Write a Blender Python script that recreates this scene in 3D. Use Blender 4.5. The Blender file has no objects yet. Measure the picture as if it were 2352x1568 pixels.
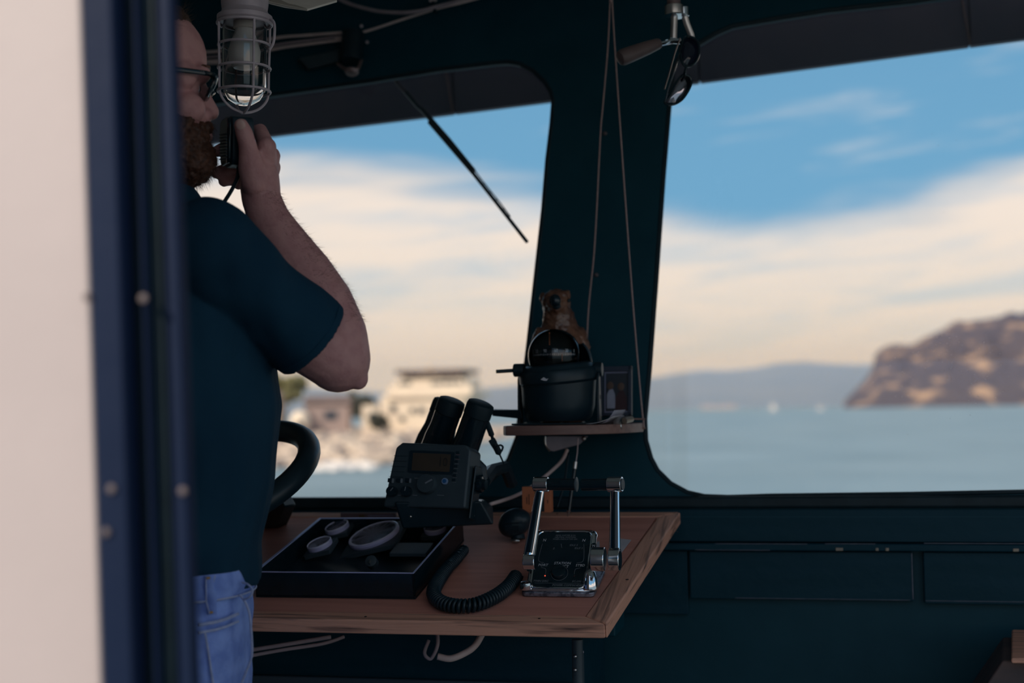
import bpy, bmesh, math, random
from mathutils import Vector as V, Matrix, noise
from mathutils.geometry import intersect_line_plane
random.seed(7)
S = bpy.context.scene
COL = S.collection
pi = math.pi

# ---------------------------------------------------------------- camera
W_, H_ = 2352, 1568
FP = 50 / 36 * W_                       # focal length in pixels
ROLL, PITCH = math.radians(1.0), math.atan((944 - 784) / FP)
CAM = V((0, 0, 1.235))
fw = V((0, math.cos(PITCH), math.sin(PITCH)))
rt0 = V((1, 0, 0)); up0 = rt0.cross(fw)
rt = math.cos(ROLL) * rt0 - math.sin(ROLL) * up0
up = rt.cross(fw)
cd = bpy.data.cameras.new('camera'); cam = bpy.data.objects.new('camera', cd); COL.objects.link(cam)
cam.matrix_world = Matrix(((rt.x, up.x, -fw.x, CAM.x), (rt.y, up.y, -fw.y, CAM.y), (rt.z, up.z, -fw.z, CAM.z), (0, 0, 0, 1)))
cd.sensor_width = 36; cd.lens = 50; cd.clip_start = 0.02; cd.clip_end = 40000
cd.dof.use_dof = True; cd.dof.focus_distance = 2.12; cd.dof.aperture_fstop = 3.0
S.camera = cam

# ---------------------------------------------------------------- world sky
wd = bpy.data.worlds.new('World'); S.world = wd; wd.use_nodes = True
nt = wd.node_tree; nt.nodes.clear()
def N(t, **k):
    n = nt.nodes.new(t)
    for a, b in k.items(): setattr(n, a, b)
    return n
def lk(a, b): nt.links.new(a, b)
def setin(sock, v):
    if isinstance(v, bpy.types.NodeSocket): lk(v, sock)
    else: sock.default_value = v
def mth(op, a, b=None, c=None, clamp=False):
    n = N('ShaderNodeMath', operation=op, use_clamp=clamp)
    for i, x in enumerate((a, b, c)):
        if x is not None: setin(n.inputs[i], x)
    return n.outputs[0]
def sstep(lo, hi, x):
    n = N('ShaderNodeMapRange', interpolation_type='SMOOTHSTEP')
    setin(n.inputs['Value'], x); setin(n.inputs['From Min'], lo); setin(n.inputs['From Max'], hi)
    return n.outputs[0]
def mixc(f, a, b):
    n = N('ShaderNodeMix', data_type='RGBA'); setin(n.inputs[0], f); setin(n.inputs[6], a); setin(n.inputs[7], b)
    return n.outputs[2]
def comb(x, y, z):
    n = N('ShaderNodeCombineXYZ'); setin(n.inputs[0], x); setin(n.inputs[1], y); setin(n.inputs[2], z); return n.outputs[0]
def nz(vec, scale, detail=4, rough=.5, dist=0.0):
    n = N('ShaderNodeTexNoise'); lk(vec, n.inputs['Vector']); n.inputs['Scale'].default_value = scale
    n.inputs['Detail'].default_value = detail; n.inputs['Roughness'].default_value = rough; n.inputs['Distortion'].default_value = dist
    return n.outputs[0]
tc = N('ShaderNodeTexCoord'); sx = N('ShaderNodeSeparateXYZ'); lk(tc.outputs['Generated'], sx.inputs[0])
X, Y, Z = sx.outputs
el = mth('MULTIPLY', mth('ARCSINE', Z), 180 / pi)           # elevation in degrees
az = mth('MULTIPLY', mth('ARCTAN2', X, Y), 180 / pi)         # bearing in degrees
cs = comb(mth('MULTIPLY', az, .045), mth('MULTIPLY', el, .26), 0.0)
n1 = nz(cs, 1.0, 4, .55, .35)
n2 = nz(comb(mth('MULTIPLY', az, .10), mth('ADD', mth('MULTIPLY', el, .8), mth('MULTIPLY', az, -.06)), 3.7), 1.0, 4, .6, .5)
blue = mixc(sstep(4, 40, el), (.16, .375, .56, 1), (.085, .235, .45, 1))
# a bank of cloud lies on the horizon; its top edge wanders with the bearing
edge = mth('ADD', 8.7, mth('MULTIPLY', mth('SINE', mth('MULTIPLY', az, .16)), -1.3))
bank = sstep(-1.3, 1.0, mth('ADD', mth('SUBTRACT', edge, el), mth('MULTIPLY', mth('SUBTRACT', n1, .5), 7.0)))
wisp = mth('MULTIPLY', sstep(.52, .74, n2), .6)
hi = mth('MULTIPLY', sstep(.40, .58, n1), sstep(17, 30, el))  # high cloud out of view, thickened to raise the ambient light
cl = mth('MAXIMUM', mth('MAXIMUM', bank, wisp), hi)
cream = mixc(sstep(.40, .68, n2), (.87, .745, .635, 1), (.60, .63, .65, 1))
cream = mixc(sstep(0, 5, el), (.87, .73, .635, 1), cream)
skyc = mixc(cl, blue, cream)
bg = N('ShaderNodeBackground'); lk(skyc, bg.inputs[0]); bg.inputs[1].default_value = 1.0
wo = N('ShaderNodeOutputWorld'); lk(bg.outputs[0], wo.inputs[0])

# ---------------------------------------------------------------- sun and exposure
sl = bpy.data.lights.new('sun', 'SUN'); sl.energy = 3.4; sl.angle = math.radians(1.0); sl.color = (1.0, .86, .68)
sun = bpy.data.objects.new('sun', sl); COL.objects.link(sun)
sun.rotation_euler = V((.64, .52, -.56)).to_track_quat('-Z', 'Y').to_euler()
S.view_settings.view_transform = 'Standard'; S.view_settings.look = 'None'
S.cycles.max_bounces = 6; S.cycles.diffuse_bounces = 3; S.cycles.glossy_bounces = 3; S.cycles.transmission_bounces = 6; S.cycles.volume_bounces = 0
S.cycles.caustics_reflective = False; S.cycles.caustics_refractive = True
S.view_settings.exposure = 0.2; S.view_settings.gamma = 1.0; S.view_settings.use_curve_mapping = False

# ---------------------------------------------------------------- helpers
def P(x, y, d):
    """world point that the photograph shows at pixel (x, y), d metres in front of the camera"""
    return CAM + d * (fw + rt * ((x - 1176) / FP) - up * ((y - 784) / FP))
def onplane(x, y, p, n):
    r = P(x, y, 1) - CAM
    return CAM + r * ((p - CAM).dot(n) / r.dot(n))
YAW = math.radians(13)
R = V((math.cos(YAW), -math.sin(YAW), 0)); FD = V((math.sin(YAW), math.cos(YAW), 0)); UP = V((0, 0, 1))
def B(r, f, z): return R * r + FD * f + UP * z
def frame(o, x, y):
    x = V(x).normalized(); z = x.cross(V(y)).normalized(); y = z.cross(x)
    return Matrix(((x.x, y.x, z.x, o.x), (x.y, y.y, z.y, o.y), (x.z, y.z, z.z, o.z), (0, 0, 0, 1)))
def T(x, y, z): return Matrix.Translation((x, y, z))
def RX(a): return Matrix.Rotation(math.radians(a), 4, 'X')
def RY(a): return Matrix.Rotation(math.radians(a), 4, 'Y')
def RZ(a): return Matrix.Rotation(math.radians(a), 4, 'Z')
I4 = Matrix()

class MB:
    """collects shapes into one mesh"""
    def __init__(s): s.v = []; s.f = []
    def add(s, vs, fs, m=None):
        o = len(s.v)
        s.v += [(m @ V(p)) if m is not None else V(p) for p in vs]
        s.f += [tuple(i + o for i in f) for f in fs]
        return s
    def box(s, c, d, m=None):
        x, y, z = c; a, b, h = d[0] / 2, d[1] / 2, d[2] / 2
        vs = [(x + i * a, y + j * b, z + k * h) for k in (-1, 1) for j in (-1, 1) for i in (-1, 1)]
        return s.add(vs, [(0, 2, 3, 1), (4, 5, 7, 6), (0, 1, 5, 4), (2, 6, 7, 3), (0, 4, 6, 2), (1, 3, 7, 5)], m)
    def prism(s, bottom, top):
        n = len(bottom)
        fs = [tuple(reversed(range(n))), tuple(range(n, 2 * n))] + [(i, (i + 1) % n, n + (i + 1) % n, n + i) for i in range(n)]
        return s.add(list(bottom) + list(top), fs)
    def ext(s, pts, z0, z1, m=None):
        n = len(pts)
        return s.add([(p[0], p[1], z0) for p in pts] + [(p[0], p[1], z1) for p in pts],
                     [tuple(reversed(range(n))), tuple(range(n, 2 * n))] + [(i, (i + 1) % n, n + (i + 1) % n, n + i) for i in range(n)], m)
    def lathe(s, prof, n=24, m=None):
        vs, fs = [], []
        for r, z in prof:
            for i in range(n):
                a = 2 * pi * i / n; vs.append((r * math.cos(a), r * math.sin(a), z))
        for j in range(len(prof) - 1):
            for i in range(n):
                fs.append((j * n + i, j * n + (i + 1) % n, (j + 1) * n + (i + 1) % n, (j + 1) * n + i))
        if prof[0][0] > 1e-6: fs.append(tuple(reversed(range(n))))
        if prof[-1][0] > 1e-6: fs.append(tuple(range((len(prof) - 1) * n, len(prof) * n)))
        return s.add(vs, fs, m)
    def cyl(s, p, q, r, r2=None, n=16):
        p, q = V(p), V(q); d = q - p
        m = Matrix.Translation(p) @ d.to_track_quat('Z', 'Y').to_matrix().to_4x4()
        return s.lathe([(r, 0), (r if r2 is None else r2, d.length)], n, m)
    def sph(s, c, r, m=None, n=20, k=12):
        if not hasattr(r, '__len__'): r = (r, r, r)
        vs = [(c[0], c[1], c[2] - r[2])]; fs = []
        for j in range(1, k):
            t = -pi / 2 + pi * j / k
            for i in range(n):
                a = 2 * pi * i / n
                vs.append((c[0] + r[0] * math.cos(t) * math.cos(a), c[1] + r[1] * math.cos(t) * math.sin(a), c[2] + r[2] * math.sin(t)))
        vs.append((c[0], c[1], c[2] + r[2])); L = len(vs) - 1
        for i in range(n):
            fs.append((0, 1 + (i + 1) % n, 1 + i)); b = 1 + (k - 2) * n
            fs.append((b + i, b + (i + 1) % n, L))
        for j in range(k - 2):
            for i in range(n):
                b = 1 + j * n
                fs.append((b + i, b + (i + 1) % n, b + n + (i + 1) % n, b + n + i))
        return s.add(vs, fs, m)
    def tube(s, pts, r, n=10, closed=False, flat=None):
        pts = [V(p) for p in pts]; k = len(pts)
        rs = list(r) if hasattr(r, '__len__') else [r] * k
        vs, fs = [], []; nrm = None
        for j in range(k):
            a = pts[(j - 1) % k] if (j > 0 or closed) else pts[j]
            b = pts[(j + 1) % k] if (j < k - 1 or closed) else pts[j]
            t = (b - a).normalized()
            if nrm is None: nrm = t.orthogonal().normalized() if flat is None else V(flat[2])
            nrm = (nrm - t * nrm.dot(t)).normalized(); bn = t.cross(nrm)
            ra, rb = (rs[j], rs[j]) if flat is None else (rs[j] * flat[0], rs[j] * flat[1])
            for i in range(n):
                q = 2 * pi * i / n
                vs.append(pts[j] + nrm * (ra * math.cos(q)) + bn * (rb * math.sin(q)))
        for j in range(k if closed else k - 1):
            j2 = (j + 1) % k
            for i in range(n): fs.append((j * n + i, j * n + (i + 1) % n, j2 * n + (i + 1) % n, j2 * n + i))
        if not closed: fs += [tuple(reversed(range(n))), tuple(range((k - 1) * n, k * n))]
        return s.add(vs, fs)
    def caps(s, pts, rs, n=18):
        """round-ended tapered limb through the points (for the voxel union)"""
        pts = [V(p) for p in pts]
        for p, r in zip(pts, rs): s.sph(p, r, n=n, k=10)
        for a, b, r, q in zip(pts, pts[1:], rs, rs[1:]): s.cyl(a, b, r, q, n)
        return s
    def grid(s, rows):
        n = len(rows[0]); vs = [p for r in rows for p in r]
        return s.add(vs, [(j * n + i, j * n + i + 1, (j + 1) * n + i + 1, (j + 1) * n + i) for j in range(len(rows) - 1) for i in range(n - 1)])
    def loft(s, rings):
        n = len(rings[0]); vs = [p for r in rings for p in r]
        fs = [(j * n + i, j * n + (i + 1) % n, (j + 1) * n + (i + 1) % n, (j + 1) * n + i) for j in range(len(rings) - 1) for i in range(n)]
        fs += [tuple(reversed(range(n))), tuple(range((len(rings) - 1) * n, len(rings) * n))]
        return s.add(vs, fs)
    def mesh(s, name):
        me = bpy.data.meshes.new(name); me.from_pydata([tuple(p) for p in s.v], [], s.f)
        bm = bmesh.new(); bm.from_mesh(me); bmesh.ops.recalc_face_normals(bm, faces=bm.faces); bm.to_mesh(me); bm.free()
        return me
    def build(s, name, mat, parent=None, bevel=0, sub=0, ang=35, seg=2):
        return link(s.mesh(name), name, mat, parent, bevel, sub, ang, seg)

def link(me, name, mat, parent=None, bevel=0, sub=0, ang=35, seg=2):
    me.polygons.foreach_set('use_smooth', [True] * len(me.polygons))
    if ang < 170: me.set_sharp_from_angle(angle=math.radians(ang))
    if mat is not None: me.materials.append(mat)
    o = bpy.data.objects.new(name, me); COL.objects.link(o)
    if parent is not None: o.parent = parent
    if bevel:
        b = o.modifiers.new('b', 'BEVEL'); b.width = bevel; b.segments = seg; b.limit_method = 'ANGLE'; b.angle_limit = math.radians(40)
        b.harden_normals = True
    if sub:
        u = o.modifiers.new('s', 'SUBSURF'); u.levels = sub; u.render_levels = sub
    return o
def thing(name, label, cat, m=None, group=None):
    o = bpy.data.objects.new(name, None); COL.objects.link(o); o.empty_display_size = .05
    if m is not None: o.matrix_world = m
    return tag(o, label, cat, group)
def tag(o, label, cat, group=None, kind=None):
    o['label'] = label; o['category'] = cat
    if group: o['group'] = group
    if kind: o['kind'] = kind
    return o
def struct(o): o['kind'] = 'structure'; return o
def stuff(o): o['kind'] = 'stuff'; return o
def remesh(mb, name, vox, smooth=6, fac=.5):
    """voxel union of everything in the builder, smoothed"""
    me = mb.mesh(name); o = bpy.data.objects.new('tmp', me); COL.objects.link(o)
    r = o.modifiers.new('r', 'REMESH'); r.mode = 'VOXEL'; r.voxel_size = vox
    if smooth:
        q = o.modifiers.new('q', 'SMOOTH'); q.iterations = smooth; q.factor = fac
    dg = bpy.context.evaluated_depsgraph_get(); dg.update()
    out = bpy.data.meshes.new_from_object(o.evaluated_get(dg)); out.name = name
    bpy.data.objects.remove(o); bpy.data.meshes.remove(me)
    return out
def displace(me, amp, scale, vec=(0, 0, 0), octv=3):
    me.calc_loop_triangles()
    ns = [v.normal.copy() for v in me.vertices]
    for v, n in zip(me.vertices, ns):
        q = v.co * scale + V(vec)
        v.co += n * (amp * noise.fractal(q, .7, 2.0, octv))
def text(s, size, mat, parent, m, ax='CENTER', name='lettering', shear=0.0, sx=1.0):
    c = bpy.data.curves.new('t', 'FONT'); c.body = s; c.size = size; c.align_x = ax; c.align_y = 'CENTER'
    c.extrude = .00012; c.shear = shear; c.resolution_u = 2
    o = bpy.data.objects.new('t', c); COL.objects.link(o)
    me = bpy.data.meshes.new_from_object(o); bpy.data.objects.remove(o); bpy.data.curves.remove(c)
    me.transform(m @ Matrix.Diagonal((sx, 1, 1, 1)))
    me.materials.clear()
    return link(me, name, mat, parent)
def spline(pts, n=8, closed=False):
    pts = [V(p) for p in pts]; k = len(pts); out = []
    for i in range(k if closed else k - 1):
        g = (lambda j: pts[j % k]) if closed else (lambda j: pts[max(0, min(k - 1, j))])
        p0, p1, p2, p3 = g(i - 1), g(i), g(i + 1), g(i + 2)
        for t in range(n):
            t /= n
            out.append(.5 * ((2 * p1) + (p2 - p0) * t + (2 * p0 - 5 * p1 + 4 * p2 - p3) * t * t + (3 * p1 - p0 - 3 * p2 + p3) * t ** 3))
    if not closed: out.append(pts[-1])
    return out
def rrect(w, h, r, n=5):
    pts = []
    for cx, cy, a in ((w / 2 - r, h / 2 - r, 0), (-w / 2 + r, h / 2 - r, 90), (-w / 2 + r, -h / 2 + r, 180), (w / 2 - r, -h / 2 + r, 270)):
        for i in range(n + 1):
            t = math.radians(a + 90 * i / n); pts.append((cx + r * math.cos(t), cy + r * math.sin(t)))
    return pts

# ---------------------------------------------------------------- materials
def newmat(name):
    m = bpy.data.materials.new(name); m.use_nodes = True
    return m, m.node_tree, m.node_tree.nodes['Principled BSDF']
MATS = {}
def pm(name, c1, rough=.5, metal=0, spec=.4, c2=None, scale=(30, 30, 30), lo=.35, hi=.65, bump=0, bscale=None, detail=5, coat=0, dist=0):
    """principled paint with a noise between two colours and an optional fine relief"""
    if name in MATS: return MATS[name]
    m, t, p = newmat(name)
    p.inputs['Roughness'].default_value = rough; p.inputs['Metallic'].default_value = metal
    p.inputs['Specular IOR Level'].default_value = spec; p.inputs['Coat Weight'].default_value = coat
    p.inputs['Base Color'].default_value = (*c1, 1)
    tcn = t.nodes.new('ShaderNodeTexCoord'); mp = t.nodes.new('ShaderNodeMapping'); mp.inputs['Scale'].default_value = scale
    t.links.new(tcn.outputs['Object'], mp.inputs['Vector'])
    n = t.nodes.new('ShaderNodeTexNoise'); n.inputs['Scale'].default_value = 1; n.inputs['Detail'].default_value = detail
    n.inputs['Distortion'].default_value = dist
    t.links.new(mp.outputs[0], n.inputs['Vector'])
    if c2 is None: c2 = tuple(x * .8 for x in c1)
    r = t.nodes.new('ShaderNodeValToRGB'); r.color_ramp.elements[0].position = lo; r.color_ramp.elements[1].position = hi
    r.color_ramp.elements[0].color = (*c1, 1); r.color_ramp.elements[1].color = (*c2, 1)
    t.links.new(n.outputs[0], r.inputs[0]); t.links.new(r.outputs[0], p.inputs['Base Color'])
    if bump:
        b = t.nodes.new('ShaderNodeBump'); b.inputs['Strength'].default_value = bump; b.inputs['Distance'].default_value = .002
        if bscale:
            n2 = t.nodes.new('ShaderNodeTexNoise'); n2.inputs['Scale'].default_value = bscale; n2.inputs['Detail'].default_value = 6
            t.links.new(tcn.outputs['Object'], n2.inputs['Vector']); t.links.new(n2.outputs[0], b.inputs['Height'])
        else: t.links.new(n.outputs[0], b.inputs['Height'])
        t.links.new(b.outputs[0], p.inputs['Normal'])
    MATS[name] = m
    return m
def glassmat(name, tint=(1, 1, 1), gloss=.06, rough=.0, dust=0.0, ior=1.45):
    m, t, p = newmat(name); t.nodes.remove(p); o = t.nodes['Material Output']
    tr = t.nodes.new('ShaderNodeBsdfTransparent'); tr.inputs[0].default_value = (*tint, 1)
    g = t.nodes.new('ShaderNodeBsdfGlossy'); g.inputs['Roughness'].default_value = rough
    fr = t.nodes.new('ShaderNodeFresnel'); fr.inputs['IOR'].default_value = ior
    mx = t.nodes.new('ShaderNodeMixShader'); t.links.new(fr.outputs[0], mx.inputs[0])
    t.links.new(tr.outputs[0], mx.inputs[1]); t.links.new(g.outputs[0], mx.inputs[2])
    out = mx.outputs[0]
    if dust:
        tcn = t.nodes.new('ShaderNodeTexCoord')
        vo = t.nodes.new('ShaderNodeTexVoronoi'); vo.inputs['Scale'].default_value = 110; t.links.new(tcn.outputs['Object'], vo.inputs['Vector'])
        nn = t.nodes.new('ShaderNodeTexNoise'); nn.inputs['Scale'].default_value = 5; t.links.new(tcn.outputs['Object'], nn.inputs['Vector'])
        mr = t.nodes.new('ShaderNodeMapRange'); mr.inputs['From Min'].default_value = .5; mr.inputs['From Max'].default_value = .75
        mr.inputs['To Max'].default_value = .10; t.links.new(nn.outputs[0], mr.inputs['Value'])
        ls = t.nodes.new('ShaderNodeMath'); ls.operation = 'LESS_THAN'; t.links.new(vo.outputs['Distance'], ls.inputs[0]); t.links.new(mr.outputs[0], ls.inputs[1])
        ml = t.nodes.new('ShaderNodeMath'); ml.operation = 'MULTIPLY'; ml.inputs[1].default_value = dust; t.links.new(ls.outputs[0], ml.inputs[0])
        df = t.nodes.new('ShaderNodeBsdfDiffuse'); df.inputs[0].default_value = (.8, .8, .82, 1)
        m2 = t.nodes.new('ShaderNodeMixShader'); t.links.new(ml.outputs[0], m2.inputs[0]); t.links.new(out, m2.inputs[1]); t.links.new(df.outputs[0], m2.inputs[2]); out = m2.outputs[0]
    t.links.new(out, o.inputs[0])
    return m
def emis(name, c, st=1.0):
    m, t, p = newmat(name); p.inputs['Base Color'].default_value = (*c, 1)
    p.inputs['Emission Color'].default_value = (*c, 1); p.inputs['Emission Strength'].default_value = st
    return m

M_paint = pm('dark_teal_paint', (.003, .046, .068), .5, spec=.2, c2=(.006, .055, .08), scale=(9, 9, 9), bump=.25, bscale=60)
M_board = pm('worn_dark_board', (.003, .036, .056), .5, spec=.15, c2=(.006, .042, .066), scale=(4, 40, 40), bump=.6, bscale=45)
M_chip = pm('bare_wood_chip', (.45, .36, .27), .7, c2=(.3, .24, .2))
M_floor = pm('deck_floor', (.03, .05, .06), .6, c2=(.02, .035, .045), scale=(6, 6, 6))
M_ceil = pm('cream_ceiling_paint', (.62, .60, .56), .6, c2=(.56, .54, .5))  # unseen overhead, painted pale to bounce fill light
M_sidew = pm('cream_side_paint', (.66, .63, .58), .6, c2=(.6, .57, .53))  # side walls out of view, kept pale so they bounce light inward
M_white = pm('white_wall_paint', (.555, .48, .49), .45, c2=(.525, .455, .465), scale=(7, 7, 7), bump=.1, bscale=40)
M_navy = pm('navy_door_paint', (.006, .014, .042), .55, spec=.12, c2=(.009, .019, .054), scale=(5, 5, 2), bump=.3, bscale=30)
M_visor = pm('weathered_visor_paint', (.085, .085, .115), .6, c2=(.115, .10, .125), scale=(6, 6, 6), bump=.3, bscale=60)
M_rubber = pm('black_rubber', (.006, .018, .026), .55, spec=.3, c2=(.01, .026, .036))
M_glass = glassmat('window_glass', (.985, .99, 1.0))
M_wood = pm('worn_brown_wood', (.78, .34, .265), .55, spec=.2, c2=(.62, .26, .20), scale=(3, 34, 34), lo=.3, hi=.7, bump=.25, detail=8, dist=.8)
M_trim = pm('scuffed_wood_trim', (.76, .38, .27), .55, spec=.2, c2=(.07, .045, .045), scale=(5, 110, 110), lo=.52, hi=.72, bump=.8, detail=8, dist=.5)
M_trimside = pm('scuffed_side_trim', (.76, .38, .27), .55, spec=.2, c2=(.07, .045, .045), scale=(110, 5, 110), lo=.52, hi=.72, bump=.8, detail=8, dist=.5)
M_shelfw = pm('dark_shelf_wood', (.30, .165, .135), .5, c2=(.17, .09, .08), scale=(4, 50, 50), bump=.4, detail=8)
M_black = pm('black_plastic', (.006, .02, .030), .38, spec=.4, c2=(.009, .026, .038), scale=(20, 20, 20))
M_blackg = pm('black_gloss', (.004, .015, .022), .18, spec=.5, c2=(.006, .02, .03))
M_grey = pm('dark_grey_plastic', (.035, .055, .07), .45, spec=.4, c2=(.045, .065, .08))
M_bluegrey = pm('blue_grey_metal', (.78, .76, .95), .35, metal=.1, c2=(.7, .68, .9))
M_rim = pm('blue_violet_metal_edge', (.55, .55, .85), .3, metal=.3, c2=(.45, .46, .75))
M_chrome = pm('chrome', (.82, .84, .88), .07, metal=1, c2=(.78, .8, .85))
M_steel = pm('brushed_steel', (.62, .58, .56), .3, metal=1, c2=(.5, .48, .47))
M_dull = pm('dull_cast_metal', (.62, .51, .55), .5, metal=.15, c2=(.50, .41, .45), bump=.3, bscale=80)
M_ink = pm('white_print', (.62, .62, .66), .6, c2=(.55, .55, .6))
M_inkhi = pm('bright_white_print', (.9, .9, .95), .5, c2=(.85, .85, .9))
M_inkdim = pm('grey_print', (.20, .22, .25), .6, c2=(.17, .19, .22))
M_red = emis('red_lamp', (.9, .12, .06), .6)
M_dial = pm('gauge_dial', (.55, .53, .78), .5, c2=(.46, .45, .70))
M_clear = glassmat('clear_glass', (.93, .94, .95), ior=1.5)
M_gaugeglass = glassmat('gauge_glass', (.9, .9, .95), rough=.12, ior=1.7)
m_, t2_, p2_ = newmat('jar_glass'); p2_.inputs['Base Color'].default_value = (.93, .92, .92, 1); p2_.inputs['Roughness'].default_value = .03
p2_.inputs['Transmission Weight'].default_value = 1.0; p2_.inputs['IOR'].default_value = 1.46; M_jar = m_
M_bulb = pm('frosted_bulb', (.95, .90, .86), .35, c2=(.92, .87, .83))
M_rope = pm('brown_cord', (.50, .33, .31), .8, c2=(.38, .25, .24), scale=(300, 300, 300))
M_cable = pm('old_white_cable', (.78, .60, .58), .6, c2=(.66, .50, .49))
M_cabledk = pm('grey_cable', (.40, .31, .34), .6, c2=(.32, .25, .28))
M_paper = pm('white_paper', (.62, .58, .62), .7, c2=(.56, .53, .58))
M_cream = pm('cream_card', (.92, .82, .74), .7, c2=(.86, .76, .68))
M_orange = pm('orange_card', (.55, .17, .07), .6, c2=(.46, .14, .07))
M_lcd = pm('dim_amber_lcd', (.075, .055, .04), .25, c2=(.065, .05, .04))
M_skin = pm('skin', (.60, .30, .285), .5, spec=.3, c2=(.48, .215, .215), scale=(55, 55, 55), lo=.4, hi=.75, bump=.35, bscale=260)
M_nail = pm('thumb_nail', (.62, .38, .33), .3, c2=(.58, .35, .31))
M_lip = pm('lip', (.38, .15, .13), .5)
M_hair = pm('brown_hair', (.075, .035, .02), .6, c2=(.045, .022, .015), scale=(160, 160, 160), bump=.6)
M_beard = pm('auburn_beard', (.115, .042, .022), .6, c2=(.055, .022, .015), scale=(150, 150, 150), bump=.8)
M_shirt = pm('navy_tshirt_cotton', (.006, .034, .066), .85, spec=.15, c2=(.009, .044, .08), scale=(9, 9, 9), bump=.2, bscale=400)
M_denim = pm('blue_denim', (.31, .44, .93), .85, spec=.2, c2=(.20, .30, .74), scale=(40, 40, 40), bump=.6, bscale=700)
M_denimlt = pm('pale_denim_stitching', (.42, .46, .68), .85, c2=(.30, .35, .58), scale=(120, 120, 120))
M_tan = pm('tan_thread', (.38, .22, .08), .7)
M_lens = pm('mirror_lens', (.55, .53, .60), .06, metal=1, c2=(.5, .48, .56))
M_figure = pm('brown_glazed_figure', (.24, .105, .06), .35, spec=.5, c2=(.12, .05, .035), scale=(28, 28, 28), coat=.3)
M_screw = pm('screw_metal', (.16, .13, .14), .55, metal=.3)

# ---------------------------------------------------------------- the wheelhouse shell
AFT_F = .93                                   # aft bulkhead distance along the boat
SILL = P(1600, 1150, 2.62)                    # a point on the front wall at sill height
RAKE = math.radians(12)
UW = (UP * math.cos(RAKE) + FD * math.sin(RAKE)).normalized()     # up along the raked front wall
NW = R.cross(UW).normalized()                 # into the room? (checked below)
if NW.dot(CAM - SILL) < 0: NW = -NW
WM = frame(SILL, R, UW)                        # wall frame: x starboard, y up the rake, z = R x UW
WMi = WM.inverted()
ZS = 1 if (WM.to_3x3() @ V((0, 0, 1))).dot(NW) > 0 else -1
def wp(x, y):
    q = WMi @ onplane(x, y, SILL, NW); return (q.x, q.y)
left_win = [(240, 1150), (1000, 1146), (1060, 1140), (1105, 1122), (1142, 1092), (1168, 1055), (1188, 1003), (1200, 900), (1213, 795), (1230, 640), (1248, 478),
            (1257, 367), (1267, 283), (1271, 231), (1265, 208), (1252, 187), (1225, 161), (1194, 145), (1168, 140), (1137, 142), (1003, 158), (850, 183), (240, 270)]
right_win = [(2470, 1128), (2352, 1130), (2094, 1135), (1769, 1139), (1674, 1142), (1618, 1140), (1578, 1131), (1539, 1110), (1509, 1080), (1494, 1052), (1482, 1010),
             (1480, 961), (1490, 854), (1506, 640), (1523, 400), (1536, 244), (1545, 160), (1562, 125), (1580, 111), (1607, 96), (1645, 74), (1681, 58), (1772, 42), (1898, 22), (2098, 0), (2470, -48)]
LW = [wp(*p) for p in left_win]; RW = [wp(*p) for p in right_win]
ZC = 2.18                                     # ceiling height
ytop = (ZC - SILL.z) / UW.z
def holed(outer, holes, z0, z1):
    bm = bmesh.new(); ed = []
    for lp in [outer] + holes:
        vs = [bm.verts.new((p[0], p[1], z0)) for p in lp]
        ed += [bm.edges.new((vs[i], vs[(i + 1) % len(vs)])) for i in range(len(vs))]
    bmesh.ops.triangle_fill(bm, use_beauty=True, edges=ed)
    ex = bmesh.ops.extrude_face_region(bm, geom=bm.faces[:])
    for g in ex['geom']:
        if isinstance(g, bmesh.types.BMVert): g.co.z = z1
    bmesh.ops.recalc_face_normals(bm, faces=bm.faces)
    me = bpy.data.meshes.new('w'); bm.to_mesh(me); bm.free()
    return me
xl, xr = -1.62, 1.55
wf = struct(link(holed([(xl, -.03), (xr, -.03), (xr, ytop), (xl, ytop)], [LW, RW], 0, -ZS * .022), 'wall_front', M_paint, ang=30))
wf.matrix_world = WM
# vertical panelling under the sill: the boards are parts of the front wall
def wallbox(x0, x1, z0, z1, f0, f1):
    """box in boat axes: x along R from the sill point, z in world height, f forward from the sill point"""
    m = MB(); bx = frame(SILL, R, FD)
    m.box(((x0 + x1) / 2, (f0 + f1) / 2, (z0 + z1) / 2 - SILL.z), (x1 - x0, f1 - f0, z1 - z0), bx)
    m.v = [WMi @ p for p in m.v]
    return m
def zpx(x, y):
    return onplane(x, y, SILL, FD).z
def xpx(x, y): return (onplane(x, y, SILL, FD) - SILL).dot(R)
zs = [zpx(1900, q) for q in (1138, 1166, 1244, 1263, 1377)]
wallbox(xl, xr, 0, zs[0] - .004, .012, .06).build('backing', M_paint, wf)
wallbox(xl, xr, zs[1], zs[0], -.014, .02).build('sill_lip', M_rubber, wf, bevel=.006)
wallbox(xl, xr, zs[2], zs[1] - .002, -.006, .012).build('board', M_board, wf, bevel=.002)
wallbox(xl, xr, zs[3], zs[2] - .0015, -.022, .012).build('ledge', M_board, wf, bevel=.003)
xg0, xg1 = xpx(2095, 1310), xpx(2121, 1310)
xq = xpx(1580, 1310)
wallbox(xl, xq, zs[4] - .03, zs[3] - .002, -.004, .012).build('board', M_board, wf, bevel=.002)
wallbox(xq + .004, xg0, zs[4], zs[3] - .002, -.008, .012).build('board', M_board, wf, bevel=.002)
wallbox(xg1, xr, zs[4] - .004, zs[3] - .002, -.008, .012).build('board', M_board, wf, bevel=.002)
for (a, b, w) in ((1928, 1263, 16), (2014, 1262, 6), (2037, 1263, 7), (2330, 1263, 12)):
    p = xpx(a, b)
    wallbox(p - w * .0004, p + w * .0004, zs[3] + .001, zs[3] + .0065, -.0235, -.02).build('paint_chip', M_chip, wf, bevel=.001)
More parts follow.
